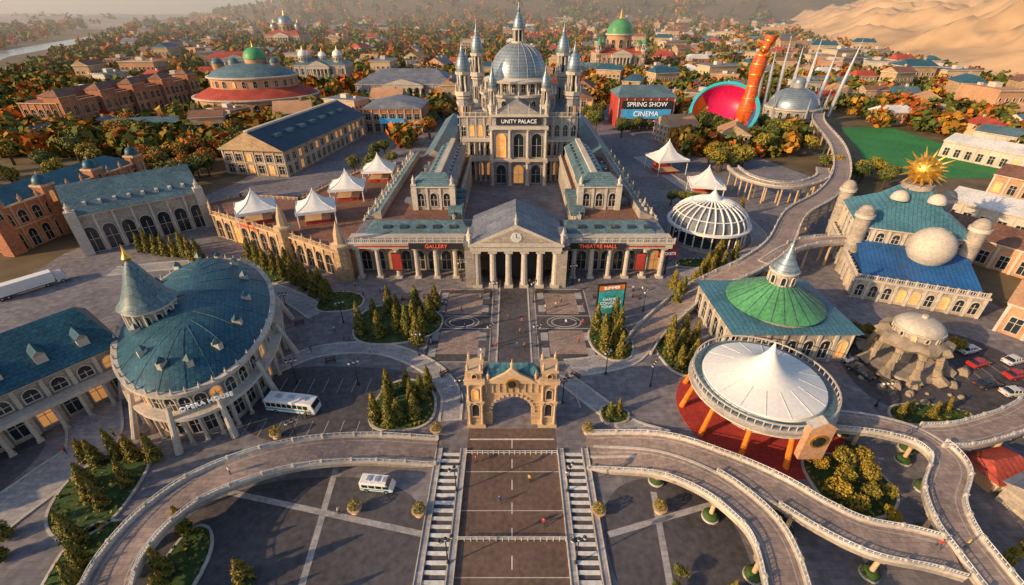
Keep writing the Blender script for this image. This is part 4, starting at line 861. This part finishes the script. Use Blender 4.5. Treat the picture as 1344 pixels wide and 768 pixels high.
def free(x,y,r):
    for a,b_,c in occ:
        if (x-a)**2+(y-b_)**2<(c+r)**2: return False
    if y<215 and abs(x)<128: return False
    if -66-(215-y)*.4<x<95 and y<430: return y>430
    if y<200 and x<0 and x>-175: return False
    return True
placed=[]
def tryh(x,y,s,rot):
    r=15*s
    if not free(x,y,r*.7): return
    for a,b_,c in placed:
        if (x-a)**2+(y-b_)**2<(c+r)**2*.75: return
    placed.append((x,y,r)); place('town_house',random.choice(HS),(x,y,0),rot,s)
for i in range(2600):
    s_=random.uniform(18,185); y=58665/s_-42.5; px=random.uniform(-760,760); x=px*81.92/s_
    if px<0 and random.random()<.66: continue
    if x>xbase(y)-20 and y>450: continue
    if x<-520-(y-560)*.62+60 and x>-760-(y-560)*.7: continue
    if len(placed)>400: break
    tryh(x,y,random.uniform(.75,1.15)*(1+y/2200),random.choice((0,pi/2,.3,-.4,1.2)))
for i,(x,y,w,rot,rm) in enumerate(((262,235,70,-1.1,WHITEP),(235,180,60,-1.05,BROWNR),(190,150,60,-1.0,WHITEP),(158,135,40,-1.0,BROWNR),(170,112,30,-1.0,TERRA),(138,92,26,-.9,TERRA),(300,260,70,-1.1,SLATEG))):
    b=B('long_shed',(x,y,0),rot,dict(walls=TERRA if i%2 else TRIM,roof=rm)); b.box('walls',-w/2,w/2,-9,9,0,8); b.facade((-w/2,-9),(w/2,-9),[(1,4,False)],int(w/5),2.4,corn=8.3); b.gable('roof',-w/2,w/2,-9,9,8.3,11.5,'x',.8); b.done()
# ------------------------------------------------------------ forest (one mass)
me=bpy.data.meshes.new('autumn_forest')
N0=7000; Pc=[];Sc=[]
while len(Pc)<6300:
    s_=random.uniform(15,195); y=58665/s_-42.5; px=random.uniform(-780,780); x=px*81.92/s_
    if px>150 and random.random()<.3: continue
    if x>xbase(y)+10 and y>450: continue
    if -560-(y-560)*.62>x>-720-(y-560)*.62 and y>560: continue
    if not free(x,y,3): continue
    r=3.8*random.uniform(.7,1.35)*(1+y/900)
    bad=False
    for a,b_,c in placed:
        if (x-a)**2+(y-b_)**2<(c*.6+r*.35)**2: bad=True;break
    if bad: continue
    Pc.append((x,y,0)); Sc.append(r)
while len(Pc)<N0:
    y=random.uniform(2600,4200); x=random.uniform(-.55,.62)*y
    z=hillb(x,y)
    if x>xbase(y): continue
    Pc.append((x,y,max(z,0))); Sc.append(random.uniform(13,22)*(.5+.5*ss(-2300,-900,x)))
Pc=np.array(Pc);Sc=np.array(Sc);K=38; n=N0
d=rng.normal(0,1,(n,K,3)); d/=np.linalg.norm(d,axis=2)[:,:,None]
rr=(.6+.45*rng.random((n,K,1)))*(1+.2*np.sin(5*d[:,:,0:1]+rng.random((n,1,1))*6))
P=d*rr*Sc[:,None,None]*np.array([1,1,1.05]); P[:,:,2]=P[:,:,2]+Sc[:,None]*1.1+Pc[:,2,None]; P[:,:,0]+=Pc[:,0,None]; P[:,:,1]+=Pc[:,1,None]
P=P.reshape(-1,3); Nn=(d+rng.normal(0,.5,d.shape)).reshape(-1,3); Nn/=np.linalg.norm(Nn,axis=1)[:,None]
T=np.cross(Nn,rng.normal(0,1,Nn.shape)); T/=np.linalg.norm(T,axis=1)[:,None]; U=np.cross(Nn,T); S=(np.repeat(Sc,K)*(.22+.17*rng.random(n*K)))[:,None]
V=np.stack([P-T*S-U*S*.6,P+T*S-U*S*.5,P+T*S*.6+U*S*.8,P-T*S*.8+U*S*.6],1).reshape(-1,3)
nf=n*K; me.vertices.add(nf*4); me.vertices.foreach_set('co',V.ravel()); me.loops.add(nf*4); me.loops.foreach_set('vertex_index',np.arange(nf*4)); me.polygons.add(nf); me.polygons.foreach_set('loop_start',np.arange(nf)*4)
pal=np.array([(.10,.125,.028),(.13,.14,.03),(.22,.17,.03),(.42,.20,.03),(.50,.15,.025),(.36,.09,.022),(.075,.10,.028),(.17,.15,.03)]); prob=np.array([.18,.16,.15,.14,.12,.06,.10,.09])
cid=rng.choice(8,n,p=prob); C_=pal[cid][:,None,:]*(.55+.8*rng.random((n,K,1))); C_=np.repeat(C_.reshape(-1,3),4,0); C_=np.concatenate([C_,np.ones((len(C_),1))],1)
me.update(calc_edges=True); ca=me.color_attributes.new('tint','FLOAT_COLOR','POINT'); ca.data.foreach_set('color',C_.ravel())
mf=bpy.data.materials.new('forest_leaf'); mf.use_nodes=True; at=mf.node_tree.nodes.new('ShaderNodeAttribute'); at.attribute_name='tint'; bs=mf.node_tree.nodes['Principled BSDF']; bs.inputs['Roughness'].default_value=.8; bs.inputs['Specular IOR Level'].default_value=.1
mf.node_tree.links.new(at.outputs['Color'],bs.inputs['Base Color']); me.materials.append(mf); place('autumn_forest',me,(0,0,0))
# ------------------------------------------------------------ evening haze lying over the far valley (real scattering volume)
hb=B('valley_haze',(0,0,0),0,{}); 
hm=bpy.data.materials.new('haze'); hm.use_nodes=True; hn=hm.node_tree; hn.nodes.remove(hn.nodes['Principled BSDF']); vs=hn.nodes.new('ShaderNodeVolumeScatter'); vs.inputs['Color'].default_value=(1,.95,.9,1); vs.inputs['Density'].default_value=.00019; vs.inputs['Anisotropy'].default_value=.2
hn.links.new(vs.outputs[0],hn.nodes['Material Output'].inputs['Volume']); hb.m['air']=hm; hb.box('air',-7500,7500,480,9000,-2,190); hb.done()
# ------------------------------------------------------------ vehicles
def wheels(b,L,W,r,xs):
    for x in xs:
        for s in (-1,1):
            b.tube('tyres',(x,s*(W/2-.28),r),(x,s*(W/2+.03),r),r,r,14); b.tube('hubs',(x,s*(W/2+.02),r),(x,s*(W/2+.06),r),r*.5,r*.5,10)
def loft(b,part,secs):
    k=len(secs[0]); V=[v for s in secs for v in s]; F=[(j*k+i,j*k+(i+1)%k,(j+1)*k+(i+1)%k,(j+1)*k+i) for j in range(len(secs)-1) for i in range(k)]
    b.add(part,V,F+[tuple(range(k-1,-1,-1)),tuple(range((len(secs)-1)*k,len(secs)*k))])
def sec(x,w,z0,z1,c=.12,tp=0):
    return [(x,-w/2+c,z0),(x,w/2-c,z0),(x,w/2,z0+c),(x,w/2-tp,z1-c),(x,w/2-c-tp,z1),(x,-w/2+c+tp,z1),(x,-w/2+tp,z1-c),(x,-w/2,z0+c)]
def car(col,name):
    b=B(name,make=False,mats=dict(body=mat('car_paint_'+name,col,rough=.25,var=.05,spec=.6),glass=GLASS,tyres=RUBBER,hubs=SILVER,lights=WHITEP,tail=RED))
    loft(b,'body',[sec(-2.25,1.6,.4,.85),sec(-2.1,1.78,.3,.98),sec(-1,1.84,.25,1.0),sec(.9,1.84,.25,.96),sec(1.9,1.78,.28,.82),sec(2.25,1.55,.38,.66)])
    loft(b,'glass',[sec(-1.75,1.5,.9,1.0,.05,.05),sec(-1.2,1.6,.9,1.38,.05,.2),sec(.3,1.6,.9,1.4,.05,.2),sec(1.15,1.55,.9,.98,.05,.05)])
    loft(b,'body',[sec(-1.15,1.28,1.36,1.44,.03),sec(.25,1.28,1.37,1.45,.03)])
    for s in (-.8,.8): 
        for x in (-1.15,-.4,.32): b.tube('body',(x,s,.95),(x*.98,s*.8,1.42),.05,.05,5)
    for s in (-.6,.6): b.box('lights',2.15,2.27,s-.2,s+.2,.52,.66); b.box('tail',-2.3,-2.18,s-.2,s+.2,.6,.78)
    wheels(b,4.5,1.84,.34,(-1.4,1.4)); return b.mesh()
CARS=[car((.45,.03,.03),'red'),car((.03,.035,.045),'black'),car((.65,.65,.65),'white'),car((.04,.12,.3),'blue')]
def van(L=5.6,H=2.5,W=2.1,stripe=None,name='van',bus=False):
    b=B(name,make=False,mats=dict(body=WHITE,glass=GLASS,tyres=RUBBER,hubs=SILVER,lights=WHITE,stripe=stripe or CYANP,tail=RED,roofgear=SILVER))
    f=L/2
    loft(b,'body',[sec(-f,W*.95,.4,H-.1),sec(-f+.15,W,.35,H),sec(f*.62,W,.35,H),sec(f*.8 if not bus else f*.93,W,.35,H*.93 if bus else H*.72),sec(f,W*.92,.4,H*.55 if bus else H*.45)])
    for s in (-1,1):
        y=s*(W/2+.012); nw=int(L/1.3)
        for i in range(nw):
            x0=-f+.4+i*(L*.86/nw); b.box('glass',x0,x0+L*.86/nw-.15,min(y,y-s*.06),max(y,y-s*.06),H*.52,H*.82)
        b.box('stripe',-f+.1,f*.8,min(y,y-s*.05),max(y,y-s*.05),H*.3,H*.42)
    if bus: b.add('glass',[(f+.02,-W*.42,H*.52),(f+.02,W*.42,H*.52),(f*.945+.02,W*.44,H*.9),(f*.945+.02,-W*.44,H*.9)],[(0,1,2,3)])
    else: b.add('glass',[(f*.81,-W*.42,H*.73),(f*.81,W*.42,H*.73),(f*.64,W*.42,H*.985),(f*.64,-W*.42,H*.985)],[(0,1,2,3)])
    for i in range(3): b.box('roofgear',-f*.6+i*f*.5,-f*.6+i*f*.5+f*.22,-.5,.5,H,H+.22)
    for s in (-.75,.75): b.box('lights',f-.05,f+.05,s*W/2-.18,s*W/2+.18,.7,.95); b.box('tail',-f-.04,-f+.04,s*W/2-.12,s*W/2+.12,.8,1.2)
    wheels(b,L,W,.42,(-f*.6,f*.62)); return b.mesh()
place('tour_bus',van(10.5,3.2,2.9,bus=True,name='bus'),(-44.5,69.2,.01),rad(-8)); place('delivery_van',van(5.6,2.3,2.1),(-22.8,50.8,.01),rad(-6))
b=B('box_truck',(-140,116,0),rad(52),dict(cargo=WHITE,cab=WHITEP,glass=GLASS,tyres=RUBBER,hubs=SILVER,frame=IRON))
b.box('cargo',-8,6,-1.4,1.4,1.1,4.2); b.box('frame',-8,9,-1,1,.7,1.1); loft(b,'cab',[sec(6.3,2.6,.6,3.4),sec(8.2,2.6,.6,3.3),sec(9,2.4,.6,1.9)]); b.add('glass',[(8.35,-1.1,3.1),(8.35,1.1,3.1),(9.0,1.05,1.95),(9.0,-1.05,1.95)],[(0,1,2,3)]); wheels(b,17,2.6,.55,(-6,-4.6,4,7.6)); b.done()
for i,(x,y,r,k) in enumerate(((107,83,.3,0),(103,76,.2,1),(106.5,73.5,.1,2),(78,80,1.9,1),(101,88,.4,3),(77,86,2,2),(109,88,.3,2),(78,92,1.8,3),(112,79,.2,0),(116,84,.3,2),(-100,47,.8,2),(-107,60,.8,1))): place('parked_car',CARS[k],(x,y,.012),r,1.25)
# ------------------------------------------------------------ street furniture
def lampmesh():
    b=B('lamp',make=False,mats=dict(pole=IRON,lantern=WHITE)); b.lathe('pole',0,0,[(.28,0),(.28,.5),(.12,.7),(.08,6)],8); b.tube('pole',(-.9,0,5.8),(.9,0,5.8),.06)
    for x in (-.9,0,.9): b.lathe('lantern',x,0,[(.12,5.9 if x else 6),(.26,6.2),(.26,6.5),(.05,6.8)],8); b.lathe('pole',x,0,[(.3,6.5),(.02,6.95)],8)
    return b.mesh()
LM=lampmesh()
for x,y,z in ((-10.5,71,0),(10.5,71,0),(-33.5,76.5,0),(-47,77,0),(-5,90,0),(6,90,0),(-5,110,0),(6,110,0),(-94,55,0),(-100,40,0),(-44,100,0),(35,104,1),(-15,122,0),(18,120,0),(-60,104,0),(-22,86.5,0),(21,80,0),(30,76,0),(-9.4,50,0),(9.4,50,0),(-9.4,38,0),(9.4,38,0),(75,70,0),(-40,60,0),(56,145,0),(84,170,0),(-112,120,0)): place('street_lamp',LM,(x,y,z),random.random())
b=B('poster_billboard',(25.3,101.5,0),.15,dict(frame=IRON,panel=POSTER,header=ORANGE))
b.box('frame',-3.7,3.7,-.3,.3,1.6,11); b.box('panel',-3.3,3.3,-.38,-.28,2,9); b.box('header',-3.3,3.3,-.38,-.28,9.2,10.6); b.box('frame',-2.8,-2.2,-.2,.2,0,1.6); b.box('frame',2.2,2.8,-.2,.2,0,1.6); b.text('SUMMER',(0,-.45,9.9),1.1); b.text('GARDEN\nCONCERTS\nTONIGHT',(0,-.45,5.4),1.1,ext=.02); b.done()
b=B('entrance_sign_post',(47,126,0),.1,dict(pole=IRON,board=RED,ornament=GOLD)); b.cyl('pole',0,0,0,10,.25,seg=8); b.box('board',-3,3,-.2,.2,6,8.4); b.box('board',-2,2,-.2,.2,9,10.6); b.lathe('ornament',0,0,[(.3,10.6),(.8,11.6),(.1,12.6)],10); b.tube('pole',(-2.6,0,6),(0,0,3.4),.12); b.tube('pole',(2.6,0,6),(0,0,3.4),.12); b.text('TICKETS',(0,-.3,7.2),1.2); b.done()
def planter():
    b=B('planter',make=False,mats=dict(bowl=TRIMW,shrub=CON1)); b.lathe('bowl',0,0,[(.7,0),(.5,.3),(1,.9),(1.1,1),(.9,1.02)],16); P=rng.normal(0,1,(260,3)); P/=np.linalg.norm(P,axis=1)[:,None]; leaves(b,'shrub',P*.85+np.array([0,0,1.5]),P,np.full(260,.13)); return b.mesh()
PM=planter()
for x,y in ((-14.6,63),(14.6,63),(-6,80),(7,80),(14,46),(-15,46),(-25.5,46.5),(24,46.5),(-45,62)): place('potted_shrub',PM,(x,y,0),0,1.1)
def bench():
    b=B('bench',make=False,mats=dict(slats=BARK,legs=IRON))
    for i in range(3): b.box('slats',-.9,.9,-.25+i*.17,-.12+i*.17,.43,.47)
    for i in range(2): b.box('slats',-.9,.9,.27,.31,.58+i*.2,.7+i*.2)
    for x in (-.75,.75): b.box('legs',x-.04,x+.04,-.25,.3,0,.43); b.box('legs',x-.04,x+.04,.3,.35,.3,.92)
    return b.mesh()
BM=bench()
for x,y,r in ((-22,112,0),(-24,112,0),(24,112,0),(-15,79.5,.7),(14,79,-.7),(-42,84,.3),(-55,99,.5),(35,112,-.5),(-30,111,0),(8,115,0),(-7,115,0)): place('park_bench',BM,(x,y,.01),r,1.3)
# ------------------------------------------------------------ people
def person(seed,shirt,walk=.25):
    me=bpy.data.meshes.new('p'); w=walk
    J=[(0,0,.95),(0,0,1.2),(0,0,1.42),(0,0,1.52),(0,.01,1.64),(0,.01,1.76),(-.1,0,.9),(-.1,w,.5),(-.1,w*.9-.06,.08),(-.1,w*.9+.1,.04),(.1,0,.9),(.1,-w*.5,.5),(.1,-w*1.3,.1),(.1,-w*1.3+.14,.05),(-.19,0,1.4),(-.25,-w*.5,1.12),(-.26,-w*.4+.1,.86),(.19,0,1.4),(.25,w*.5,1.12),(.26,w*.9+.05,.9)]
    E=[(0,1),(1,2),(2,3),(3,4),(4,5),(0,6),(6,7),(7,8),(8,9),(0,10),(10,11),(11,12),(12,13),(2,14),(14,15),(15,16),(2,17),(17,18),(18,19)]
    Rd=[.14,.14,.15,.06,.1,.085,.095,.07,.05,.045,.095,.07,.05,.045,.07,.05,.04,.07,.05,.04]
    me.from_pydata(J,E,[]); o=bpy.data.objects.new('p',me); COL.objects.link(o); md=o.modifiers.new('s','SKIN'); o.modifiers.new('u','SUBSURF').levels=1
    for i,v in enumerate(me.skin_vertices[0].data): v.radius=(Rd[i],Rd[i]*.8 if i<3 else Rd[i]); v.use_root=(i==0)
    dg=bpy.context.evaluated_depsgraph_get(); m2=bpy.data.meshes.new_from_object(o.evaluated_get(dg)); bpy.data.objects.remove(o)
    for m in (TROU,shirt,SKIN,HAIR,RUBBER): m2.materials.append(m)
    for p in m2.polygons:
        z=p.center.z; x=abs(p.center.x); p.use_smooth=True
        p.material_index=4 if z<.1 else 0 if z<.93 and x<.2 else 2 if (x>.21 and z<1.05) else 1 if z<1.47 else 3 if (z>1.7 or (p.center.y<-.03 and z>1.58)) else 2
    return m2
PPL=[person(i,SHIRTS[i%4],(.25,.05)[i%2]) for i in range(4)]
spots=[(-57,50,.02),(-46,49.7,5.05),(-2,48,.02),(3,52,.02),(5,44,.02),(-4,70,.02),(1,74,.02),(2,95,.02),(-1,101,.02),(-9,112,.02),(12,78,.02),(-16,80,.1),(-40,92,.02),(-45,96,.02),(-48,88,.1),(-76,62,.1),(-82,58,.1),(-90,66,.1),(-87,48,.1),(64,37.6,5.15),(60,37.5,5.15),(9,106,.02),(-12,97,.02),(-52,101,.02),(28,110,.02),(35,116,.02),(-6,170,.04),(8,178,.04),(2,190,.04),(-8,195,.04),(71,58.2,5.15),(0,33,.02),(-6.5,56,.02),(-28,46,.02),(-42,66.3,.02),(-41,66.8,.02)]
for i in range(60):
    x,y=random.uniform(-62,62),random.uniform(84,120)
    if ((x+30)/12.5)**2+((y-99.5)/10)**2<1 or ((x-24.5)/7)**2+((y-92)/9)**2<1 or (x<-45 and y<112) or x>44 or (x>28 and y<112): continue
    spots.append((x,y,.02))
for i,(x,y,z) in enumerate(spots): place('person',PPL[i%4],(x,y,z),random.random()*6.28,1.15)
# ------------------------------------------------------------ light
SUNEL=21; SAZ=(-.90,-.43)
w=bpy.data.worlds.new('World'); sc.world=w; w.use_nodes=True; nt=w.node_tree; bg=nt.nodes['Background']; sk=nt.nodes.new('ShaderNodeTexSky'); sk.sky_type='NISHITA'; sk.sun_disc=False
sk.sun_elevation=rad(SUNEL); sk.sun_rotation=math.atan2(SAZ[0],SAZ[1]); sk.dust_density=1.6; nt.links.new(sk.outputs[0],bg.inputs['Color']); bg.inputs['Strength'].default_value=.15
sl=bpy.data.lights.new('sun','SUN'); sl.energy=5; sl.angle=rad(.5); sl.color=(1,.68,.36); so=bpy.data.objects.new('sun',sl); COL.objects.link(so)
dv=Vector((SAZ[0]*cos(rad(SUNEL)),SAZ[1]*cos(rad(SUNEL)),sin(rad(SUNEL)))); so.rotation_euler=dv.to_track_quat('Z','Y').to_euler()
# ------------------------------------------------------------ camera
cd=bpy.data.cameras.new('camera'); co=bpy.data.objects.new('camera',cd); COL.objects.link(co); co.location=(0,0,70); co.rotation_euler=(rad(90-31.29),0,0)
cd.sensor_width=36; cd.lens=612/1344*36; cd.clip_start=1; cd.clip_end=25000; sc.camera=co
